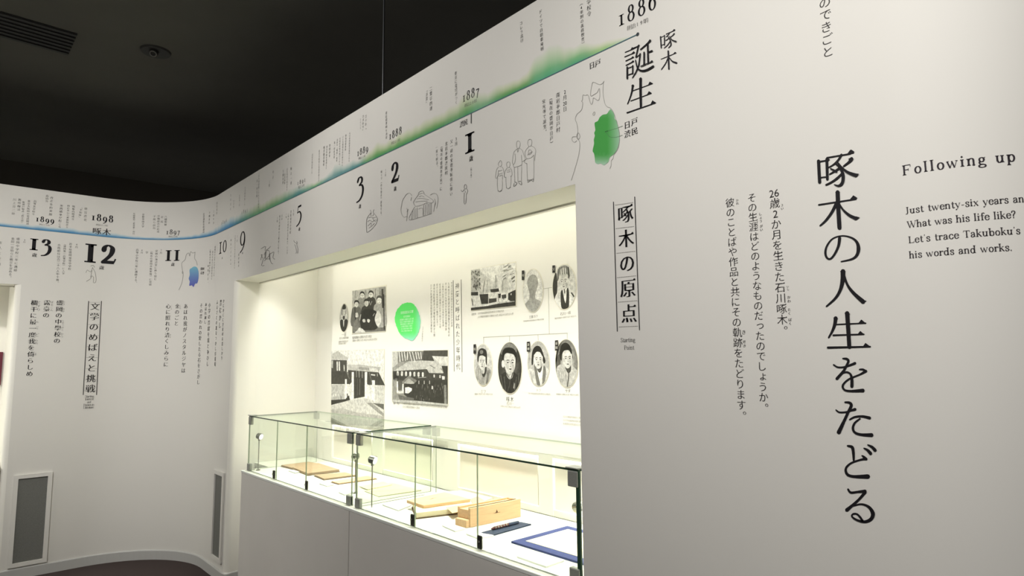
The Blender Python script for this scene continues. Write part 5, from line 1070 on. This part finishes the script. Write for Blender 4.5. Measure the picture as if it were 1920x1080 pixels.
ik.blob([(-.4, .42), (-.1, .56), (.25, .54), (.5, .36), (.46, .62), (.05, .82), (-.36, .72)], 42); ik.seg([(.2, -.35), (.18, -.6), (.05, -.98)], .08, 84)
for k in range(4): ik.seg([(-.7+.2*k, -.3), (-.5+.16*k, -.9)], .03, 150, 0)
ik.make('picture', ik.g)
# upper row
ik = pic('silhouette_portrait', (981, 1018.5, 505, 585), 'oval frame holding a plain grey head and shoulders silhouette', 'photograph', GP, oval=True)
soft(ik, 232, 216, 3); ik.blob([(0, .76), (.38, .66), (.55, .36), (.45, .08), (.28, -.15), (.26, -.38), (.5, -.46), (.78, -.55), (.76, -.72), (.4, -.95), (0, -1), (-.4, -.95), (-.8, -.68), (-.72, -.55), (-.42, -.42), (-.32, -.2), (-.4, .05), (-.55, .36), (-.38, .66)], 162, 3); ik.make('picture', ik.g)
ik = pic('portrait_photo', (1037, 1080.5, 496, 579.5), 'upper right oval portrait of an old man with white hair', 'photograph', GP, oval=True)
soft(ik, 230, 212); ik.blob([(-1, .1), (-.9, .5), (-.68, .7), (-.58, .3), (-.62, -.2), (-.8, -.6), (-.95, -.3)], 62); ik.blob([(-.85, -.55), (-.4, -.1), (0, -.2), (.4, -.1), (.9, -.4), (.9, -.7), (.3, -1), (-.4, -1)], 232)
ik.blob([(-.3, -.25), (-.1, -.1), (.1, -.3), (.3, -.05), (.42, -.3), (.38, -.9), (.2, -1), (-.15, -1), (-.3, -.8)], 60); ik.blob([(-.12, -.15), (.2, -.12), (.1, -.75)], 244); ik.blob([(-.5, .35), (-.5, .7), (-.25, .92), (.15, .96), (.42, .8), (.5, .4), (.3, .5), (-.3, .5)], 150)
features(ik, -.02, .22, .40, .38, 216, 90); ik.blob([(-.34, .5), (-.1, .55), (.2, .54), (.3, .7), (.1, .86), (-.2, .84), (-.36, .68)], 206)
for a_ in (-.3, -.1, .08, .26): ik.seg([(a_, .56), (a_*1.1-.03, .9)], .06, 96, 0)
ik.seg([(-.52, .3), (-.5, .6), (-.44, .85)], .07, 70); ik.seg([(.42, .35), (.44, .6), (.4, .85)], .09, 62); ik.seg([(.03, -.1), (.06, -.3)], .09, 110, 0); ik.seg([(.62, -.3), (.85, -.5)], .1, 76, 0); ik.make('picture', ik.g)
ik = pic('portrait_photo', (637.5, 653.5, 569.5, 622), 'small oval portrait of a bearded man, far left of the panel', 'photograph', None, oval=True)
soft(ik, 222, 176, 4); ik.blob([(-.9, -.25), (-.45, -.1), (0, -.25), (.45, -.1), (.95, -.3), (.7, -.8), (.1, -1), (-.6, -.85)], 46); ik.blob([(-.5, .2), (-.48, .7), (-.1, .96), (.35, .85), (.5, .4), (.4, .2)], 40); features(ik, 0, .32, .40, .42, 206, 40)
ik.blob([(-.3, .62), (.3, .6), (.4, .8), (0, .92), (-.4, .8)], 36); ik.blob([(-.25, .1), (.25, .1), (.2, -.12), (0, -.2), (-.2, -.1)], 66); ik.blob([(-.14, -.18), (.1, -.18), (.05, -.6), (-.05, -.6)], 236); ik.make('picture', ik.g)

# rectangular photographs, traced from the photograph of the room
def rpic(name, corners, label, k, shapes, segs=(), base=200, border=.004):
    ik = pic(name, corners, label, 'photograph', None, border)
    ik.h += .00006; ik.ppoly(corners, (base, base-2, base-12), ik.h)
    for tone, pts in shapes:
        sm = 0
        if tone < 0: tone = -tone; sm = 3
        ik.h += .00005; ik.ppoly(pts, (tone, tone-1, max(0, tone-8)), ik.h, K=k, smooth=sm)
    for tone, w_, pts in segs:
        ik.h += .00002; ik.pline(pts, w_, (tone, tone-1, max(0, tone-8)), ik.h, K=k)
    return ik
G1 = K(440, 490, 4.8)
def person(x, y, s_, robe, head=228, hair=50):
    return [(-robe, [(x-38*s_, y+60*s_), (x-28*s_, y+28*s_), (x, y+18*s_), (x+28*s_, y+28*s_), (x+40*s_, y+62*s_), (x+44*s_, y+170*s_), (x-42*s_, y+170*s_)]), (-hair, [(x-18*s_, y), (x-14*s_, y-26*s_), (x+2*s_, y-32*s_), (x+18*s_, y-22*s_), (x+19*s_, y+2*s_)]), (-head, [(x-14*s_, y-8*s_), (x, y-16*s_), (x+15*s_, y-8*s_), (x+13*s_, y+14*s_), (x, y+26*s_), (x-12*s_, y+14*s_)])]
def face_lines(x, y, s_): return [(90, 2.6, [(x-9*s_, y-1*s_), (x-3*s_, y-1*s_)]), (90, 2.6, [(x+4*s_, y-1*s_), (x+10*s_, y-1*s_)]), (120, 2.2, [(x-3*s_, y+14*s_), (x+5*s_, y+14*s_)]), (150, 2, [(x+2*s_, y+2*s_), (x+3*s_, y+8*s_)])]
sh = [(186, [(1062, 268), (1362, 226), (1362, 330), (1062, 380)]), (150, [(1300, 236), (1362, 226), (1362, 620), (1330, 620)]), (112, [(1062, 560), (1362, 520), (1362, 626), (1062, 646)])]
sh += person(1150, 305, 1.1, 150, 232)+person(1229, 298, 1.15, 64, 232)+person(1100, 385, 1.15, 108, 230)+person(1190, 375, 1.25, 62, 228)+person(1305, 350, 1.35, 176, 240, 80)
sh += [(-46, [(1150, 450), (1230, 430), (1290, 470), (1290, 600), (1200, 620), (1140, 600)]), (-226, [(1265, 510), (1295, 440), (1325, 510), (1300, 590), (1275, 560)]), (-224, [(1088, 470), (1110, 462), (1116, 500), (1092, 502)]), (-222, [(1155, 525), (1175, 520), (1180, 545), (1160, 548)]), (-222, [(1200, 520), (1222, 528), (1212, 552), (1196, 540)]), (-216, [(1085, 640), (1130, 596), (1180, 640)]), (-120, [(1065, 560), (1110, 520), (1120, 600), (1080, 636)]), (60, [(1325, 250), (1342, 248), (1346, 420), (1330, 420)])]
sg = [(110, 4, [(1090, 270), (1095, 330)]), (90, 4, [(1180, 262), (1182, 330)]), (120, 5, [(1270, 250), (1272, 330)]), (206, 5, [(1215, 360), (1228, 395), (1240, 360)]), (120, 4, [(1180, 360), (1198, 358)]), (110, 3, [(1140, 305), (1162, 303)]), (110, 3, [(1218, 298), (1240, 296)]), (40, 6, [(1085, 420), (1090, 520)]), (210, 5, [(1130, 530), (1140, 480)]), (40, 8, [(1345, 300), (1350, 610)]), (190, 6, [(1250, 490), (1262, 470)])]
sg += face_lines(1150, 305, 1.1)+face_lines(1229, 298, 1.15)+face_lines(1100, 385, 1.15)+face_lines(1190, 375, 1.25)+face_lines(1305, 350, 1.35)
ik = rpic('group_photo', [(661, 545.2), (724.2, 536.3), (723.8, 620.8), (661, 624.8)], 'black and white group photograph of seated and standing people', G1, sh, sg, 206); ik.make('picture', ik.g)
G2 = K(600, 640, 6)
rnd = random.Random(11)
sh = [(228, [(125, 110), (722, 110), (722, 300), (125, 300)]), (186, [(130, 205), (133, 145), (200, 108), (318, 186), (318, 208)]), (72, [(130, 208), (306, 212), (306, 345), (130, 345)]), (62, [(130, 340), (335, 345), (335, 480), (130, 480)]), (186, [(315, 262), (440, 262), (690, 292), (662, 348), (318, 322)]), (66, [(318, 322), (665, 350), (735, 495), (330, 485)]),
 (150, [(440, 285), (560, 300), (560, 330), (440, 312)]), (214, [(556, 300), (640, 305), (665, 345), (560, 335)]), (60, [(385, 400), (506, 400), (506, 622), (385, 645)]), (212, [(130, 480), (282, 480), (282, 660), (130, 664)]), (236, [(285, 425), (305, 425), (308, 640), (285, 640)]), (222, [(308, 520), (360, 460), (362, 660), (308, 640)]), (240, [(360, 345), (385, 345), (384, 668), (360, 668)]),
 (240, [(508, 345), (535, 345), (530, 665), (508, 655)]), (228, [(535, 480), (592, 520), (592, 690), (528, 665)]), (240, [(590, 438), (622, 438), (622, 700), (590, 690)]), (220, [(622, 500), (722, 500), (722, 705), (622, 692)]), (52, [(130, 660), (290, 650), (330, 606), (342, 658), (210, 700), (130, 718)]),
 (206, [(130, 716), (342, 662), (505, 636), (722, 710), (722, 960), (130, 920)]), (96, [(596, 694), (722, 705), (722, 770), (660, 730)]), (150, [(525, 690), (590, 692), (700, 790), (722, 812), (722, 850), (620, 770)]), (184, [(130, 770), (260, 750), (420, 800), (722, 840), (722, 960), (130, 920)]), (150, [(130, 840), (300, 850), (722, 905), (722, 960), (130, 930)]), (176, [(132, 215), (152, 215), (152, 300), (132, 300)])]
sg = [(226, 14, [(198, 232), (200, 325)]), (226, 14, [(222, 232), (224, 325)]), (206, 10, [(276, 270), (278, 330)]), (150, 8, [(415, 330), (416, 400)]), (170, 8, [(445, 330), (446, 405)]), (150, 8, [(480, 340), (481, 410)]), (226, 14, [(585, 375), (620, 380)]), (180, 8, [(650, 365), (652, 390)]), (110, 10, [(300, 335), (335, 420)]), (120, 8, [(560, 350), (590, 470)]), (90, 10, [(240, 600), (240, 655)]), (60, 10, [(312, 590), (314, 640)]), (110, 7, [(455, 420), (450, 600)]), (90, 6, [(430, 420), (425, 610)]), (180, 5, [(318, 345), (322, 372)])]
sg += [(150, 3, [(140+14*i, 490), (139+14*i, 655)]) for i in range(10)]+[(176, 3, [(634+14*i, 506), (634+14*i, 690)]) for i in range(6)]+[(236, 9, [(155+30*i, 596), (156+30*i, 616)]) for i in range(4)]
ik = rpic('gate_photo', [(621.6, 657), (720.3, 656), (720.3, 806), (621, 792)], 'black and white photograph of a school gate with white posts and fence', G2, sh, sg, 230, .001); ik.make('picture', ik.g)
sh = [(196, [(818, 118), (1440, 100), (1440, 300), (818, 340)]), (116, [(880, 118), (1170, 108), (1150, 215), (1000, 225), (880, 300)]), (74, [(1170, 104), (1440, 100), (1440, 172), (1265, 166), (1290, 222), (1150, 215)]), (150, [(820, 300), (900, 230), (1000, 225), (850, 330), (820, 345)]),
 (70, [(825, 335), (1205, 312), (1230, 356), (1440, 350), (1440, 560), (825, 540)]), (192, [(834, 332), (1000, 224), (1272, 221), (1396, 350), (1390, 360), (1232, 356), (1206, 312), (1000, 314)]), (212, [(1262, 165), (1440, 172), (1440, 276), (1372, 270)]), (60, [(1372, 275), (1440, 278), (1440, 360), (1392, 352)]),
 (112, [(1240, 262), (1300, 300), (1296, 306), (1236, 268)]), (124, [(905, 560), (930, 450), (1005, 385), (1100, 445), (1085, 470), (1005, 412), (950, 470), (935, 560)]), (168, [(945, 472), (1004, 414), (1072, 468), (1050, 482)]), (58, [(950, 484), (1060, 478), (1100, 440), (1440, 430), (1440, 705), (1050, 670), (950, 600)]),
 (150, [(818, 430), (870, 410), (880, 470), (860, 560), (818, 600)]), (92, [(868, 440), (930, 440), (925, 540), (870, 560)]), (232, [(868, 560), (946, 556), (946, 584), (872, 586)]), (232, [(868, 450), (882, 450), (884, 570), (868, 570)]), (232, [(930, 480), (946, 478), (946, 570), (930, 570)]), (236, [(962, 520), (1000, 512), (1040, 530), (1036, 556), (1000, 586), (962, 582)]),
 (150, [(818, 590), (940, 618), (935, 664), (818, 656)]), (104, [(880, 600), (1060, 640), (1060, 668), (900, 655)]), (222, [(1376, 390), (1410, 394), (1408, 430), (1380, 430)]), (140, [(1398, 490), (1425, 490), (1432, 705), (1404, 702)]), (226, [(1262, 500), (1278, 504), (1274, 540), (1260, 536)]), (190, [(818, 656), (1100, 668), (1440, 706), (1440, 720), (818, 680)])]
sg = [(228, 9, [(895+i*31+rnd.uniform(-6, 6), 122), (905+i*31+rnd.uniform(-14, 14), 205+rnd.uniform(-10, 25))]) for i in range(9)]+[(218, 22, [(880+i*47, 345+i*2), (880+i*47, 378+i*2)]) for i in range(7)]+[(214, 16, [(1290+i*66, 380+i*6), (1290+i*66, 400+i*6)]) for i in range(2)]+[(rnd.randint(84, 130), 5, [(x_, y_), (x_+rnd.uniform(-4, 4), y_+rnd.uniform(14, 34))]) for x_, y_ in [(rnd.uniform(1070, 1430), rnd.uniform(470, 650)) for _ in range(46)]]+[(196, 8, [(1120+i*60, 445), (1120+i*60, 478)]) for i in range(3)]+[(60, 6, [(840+i*14, 350+i*3), (836+i*14, 430)]) for i in range(4)]+[(190, 6, [(1110, 410), (1200, 404)])]
ik = rpic('schoolhouse_photo', [(736.2, 659.8), (840, 656.8), (840, 757), (736.2, 751)], 'black and white photograph of a thatched schoolhouse with a crowd in front', G2, sh, sg, 150); ik.make('picture', ik.g)
G3 = K(840, 470, 7.2)
sh = [(226, [(316, 256), (918, 160), (918, 745), (316, 805)]), (188, [(316, 262), (430, 245), (480, 330), (430, 460), (420, 540), (316, 560)]), (208, [(430, 345), (490, 318), (610, 420), (606, 560), (560, 570), (420, 592), (428, 460)]), (210, [(610, 470), (650, 330), (690, 440), (690, 520), (600, 560)]), (206, [(720, 400), (800, 370), (830, 470), (810, 560), (720, 570)]),
 (64, [(316, 560), (412, 556), (412, 604), (316, 606)]), (58, [(428, 590), (548, 583), (548, 716), (456, 722), (440, 650)]), (60, [(574, 522), (690, 510), (696, 552), (600, 566), (580, 556)]), (232, [(552, 566), (664, 560), (664, 690), (552, 700)]), (70, [(556, 650), (660, 640), (662, 690), (556, 712)]), (60, [(680, 585), (720, 578), (716, 640), (690, 640)]), (236, [(724, 590), (800, 578), (800, 680), (724, 690)]), (70, [(728, 600), (790, 588), (792, 640), (736, 650)]),
 (58, [(818, 575), (918, 526), (918, 745), (880, 700), (818, 662)]), (226, [(320, 612), (420, 606), (452, 700), (440, 740), (350, 772), (322, 740)]), (60, [(316, 772), (420, 760), (545, 745), (700, 712), (918, 690), (918, 742), (316, 806)]), (200, [(700, 700), (800, 684), (800, 700), (700, 716)]), (226, [(850, 580), (866, 576), (864, 600), (850, 600)])]
sg = [(rnd.randint(80, 150), rnd.uniform(8, 20), [(x_, y_), (x_+rnd.uniform(-16, 16), y_+rnd.uniform(6, 24))]) for x_, y_ in [(rnd.uniform(325, 440), rnd.uniform(270, 500)) for _ in range(34)]]+[(rnd.randint(110, 170), rnd.uniform(4, 9), [(x_, y_), (x_+rnd.uniform(8, 40), y_-rnd.uniform(8, 34))]) for x_, y_ in [(rnd.uniform(730, 880), rnd.uniform(200, 400)) for _ in range(26)]]+[(84, 14, [(350, 480), (410, 474)]), (80, 12, [(380, 500), (392, 530)]), (70, 10, [(330, 650), (345, 740)]), (120, 6, [(500, 400), (480, 560)]), (170, 5, [(540, 400), (530, 570)]), (90, 14, [(870, 380), (905, 350)]), (90, 10, [(880, 420), (905, 400)]), (70, 6, [(690, 580), (690, 690)]), (90, 8, [(760, 600), (760, 660)]), (150, 5, [(650, 330), (652, 500)]), (150, 5, [(745, 400), (742, 540)]), (180, 10, [(830, 690), (905, 684)])]
ik = rpic('temple_photo', [(884, 505.8), (967.4, 492.8), (967.6, 573.2), (884, 581.6)], 'black and white photograph of a temple among trees', G3, sh, sg, 226); ik.make('picture', ik.g)
# green watercolour label
bl = [(1560, 372), (1600, 378), (1632, 408), (1656, 460), (1674, 520), (1671, 590), (1652, 650), (1625, 690), (1600, 714), (1560, 702), (1520, 682), (1480, 640), (1455, 580), (1443, 520), (1452, 460), (1482, 410), (1520, 380)]
pl, _ = crom(bl, [1]*len(bl), 4, True); pl = [(x+rnd.uniform(-3, 3), y+rnd.uniform(-3, 3)) for x, y in pl]; n = len(pl)
gl_ = Ink(PANEL, panel_px); cxy = np.array((1555, 535)); V = [(1555, 535)]; T = []
for r in range(1, 6):
    for p in pl: V.append(tuple(cxy+(np.array(p)-cxy)*r/5))
for j in range(n): T.append((0, 1+j, 1+(j+1) % n))
for r in range(4):
    for j in range(n): a = 1+r*n+j; b = 1+r*n+(j+1) % n; T.append((a, b, b+n, a+n))
for p in V:
    u, z = gl_.px(*G1(*p)); t = min(1, max(0, (p[0]-1620)/50)*.8+max(0, (p[1]-640)/70)); a = np.array((94, 226, 108)); b = np.array((150, 224, 200)); gl_.V.append(PANEL(u, z, .0014)); gl_.Cc.append(lin(tuple(a*(1-t)+b*t)))
gl_.F = T; cg = empty('green_label', PANEL(*panel_px(765, 603), 0), 'bright green watercolour-edged label with small white text, middle of the graphic panel', 'label')
gl_.make('green_patch', cg); ik = Ink(PANEL, panel_px); ik.h = .002
FILL = '日戸渋民歳満年常照短歌詩人学業優秀周囲から期待され育つ明治十九年生まれ曹洞宗住職家族写真現在の'
def cap(ik, x0, y0, x1, y1, n, col, fit=1.0):
    st = rnd.randint(0, 20); row(ik, x0, y0, x1, y1, (FILL+FILL)[st:st+n], col, fit=fit)
cap(ik, 751.5, 587, 775.5, 584, 8, (236, 250, 236), 1.1); cap(ik, 757, 594, 770, 592.6, 5, (226, 246, 226))
for k in range(6): cap(ik, 750+k*.6, 600+k*4.2, 776-k*.6, 597.6+k*4.4, 12, (226, 246, 226), 1.1)
ik.make('lettering', cg)['kind'] = 'stuff'
# headings, captions and the family tree
def capt(name, rows_, cols=(), label=None):
    ik = Ink(PANEL, panel_px); ik.h = .0009
    for (x0, y0, x1, y1, t, c_, f_) in rows_:
        if isinstance(t, int): cap(ik, x0, y0, x1, y1, t, c_, f_)
        else: row(ik, x0, y0, x1, y1, t, c_, fit=f_)
    for (x0, y0, x1, y1, t, c_, f_) in cols: column(ik, x0, y0, x1, y1, t, c_, fit=f_)
    o = ik.make(name, gp, label); o['kind'] = 'stuff'
cg_ = (150, 148, 136)
ik = Ink(PANEL, panel_px); ik.h = .0009; ik.pline([(850, 526), (851.8, 696)], 1.1, (128, 128, 120)); ik.pline([(864.8, 524.5), (866.6, 697.5)], 1.1, (128, 128, 120)); ik.make('heading_rail', gp)
capt('panel_heading', [], [(857.4, 529, 859.4, 695, '神童と呼ばれた少年時代', (92, 92, 88), .86)])
capt('panel_text', [], [(808.6+i*5.5, 533-.6*i, 809+i*5.5, (624, 632, 612, 617, 614, 622, 634, 616)[i]-.4*i, (FILL+FILL)[i*5:i*5+17], (128, 126, 116), 1.0) for i in range(8)])
capt('photo_caption', [(640.5, 628, 649.5, 627, '一禎', cg_, 1), (636.5, 634.6, 653.6, 633, 9, cg_, 1.1), (635, 641, 653, 639.6, 10, cg_, 1.1), (635, 645, 650, 643.6, 9, cg_, 1.1)])
capt('photo_caption', [(661, 633.4, 697, 630.6, 14, (120, 118, 108), 1.15), (661, 639, 707, 636, 20, cg_, 1.1)]); capt('photo_caption', [], [(793, 612, 791.6, 641, '日戸渋民現在の', cg_, 1.0)])
capt('photo_caption', [(684, 665, 699, 664.6, '渋民小学校', (128, 128, 120), 1), (684.5, 671.5, 706, 671, 10, cg_, 1), (684.5, 675.6, 708, 675.2, 11, cg_, 1), (684.5, 680.6, 696, 680.4, 5, cg_, 1)])
capt('photo_caption', [(736, 755.4, 751, 756.2, '学校', (110, 108, 100), .6), (755, 756.6, 838, 764, 32, cg_, 1.1), (755, 762.4, 787, 765, 12, cg_, 1.1)])
capt('photo_caption', [(884, 589.6, 893, 588.6, '宝徳寺', (104, 102, 96), 1), (896, 587.8, 945, 583, 18, cg_, 1.1), (896, 594.4, 963, 588.4, 24, cg_, 1.1)])
capt('photo_caption', [(992, 595, 1009, 592.6, '工藤カツ', (96, 94, 90), 1), (981, 602.4, 1020, 598.6, 17, cg_, 1.1)]); capt('photo_caption', [(1050.5, 589, 1070.5, 586, '石川一禎', (104, 102, 96), 1), (1040, 597.4, 1081, 592.4, 17, cg_, 1.1)])
capt('photo_caption', [(901, 734.2, 912, 733.8, 'ミツ', (104, 102, 96), .9), (890, 738.6, 924, 739.4, 15, cg_, 1.1)])
capt('photo_caption', [(948.5, 748.6, 964, 748.8, '啄木', (64, 64, 60), .9), (950, 756.8, 964, 757.2, '石川一', cg_, 1), (938, 761.6, 976, 764.4, 16, cg_, 1.1)])
capt('photo_caption', [(1005.5, 731.4, 1014.5, 731.4, 'トラ', (104, 102, 96), 1), (991, 737.6, 1032, 739.4, 17, cg_, 1.1)]); capt('photo_caption', [(1059.5, 732.8, 1070, 733, 'サダ', (80, 78, 74), 1), (1043, 739, 1085, 740.8, 17, (120, 118, 110), 1.1)])
capt('photo_caption', [(1056, 781, 1092, 784, 12, cg_, 1), (1056, 787.6, 1092, 791, 12, cg_, 1), (1056, 794, 1092, 797.6, 12, cg_, 1)])
ik = Ink(PANEL, panel_px); ik.h = .0007
for a in ([(1019, 541.4), (1036, 539)], [(1028.4, 540.2), (1030.2, 626)], [(906.5, 632.4), (1064, 624.6)], [(907, 632.4), (907.2, 645)], [(955.4, 630), (955.8, 641)], [(1009, 627.4), (1009.4, 639.6)], [(1063.6, 624.6), (1064, 636)]): ik.pline(a, .8, (176, 174, 160))
ik.make('family_tree_line', gp)['kind'] = 'stuff'
for (x0, x1, y0, y1, t, pi_) in ((979.6, 984.2, 507.6, 525.4, '母', 4), (1037, 1042, 498, 512, '父', 5), (889, 893.8, 645.8, 663.2, '妹', 0), (989, 995, 641, 659.6, '次姉', 2), (1041.8, 1047.8, 638.4, 657.4, '長姉', 3)):
    ik = Ink(PANEL, panel_px); ik.h = .0050; ik.ppoly([(x0, y0), (x1, y0-.6), (x1, y1-.6), (x0, y1)], (46, 44, 42)); ik.h = .0052
    column(ik, (x0+x1)/2, y0+1.5, (x0+x1)/2, y1-1.5, t, (232, 230, 216), size=ik.scale_at(x0, y0)*(6.4 if len(t) > 1 else 6)); ik.make('kinship_tag', PORT[pi_])
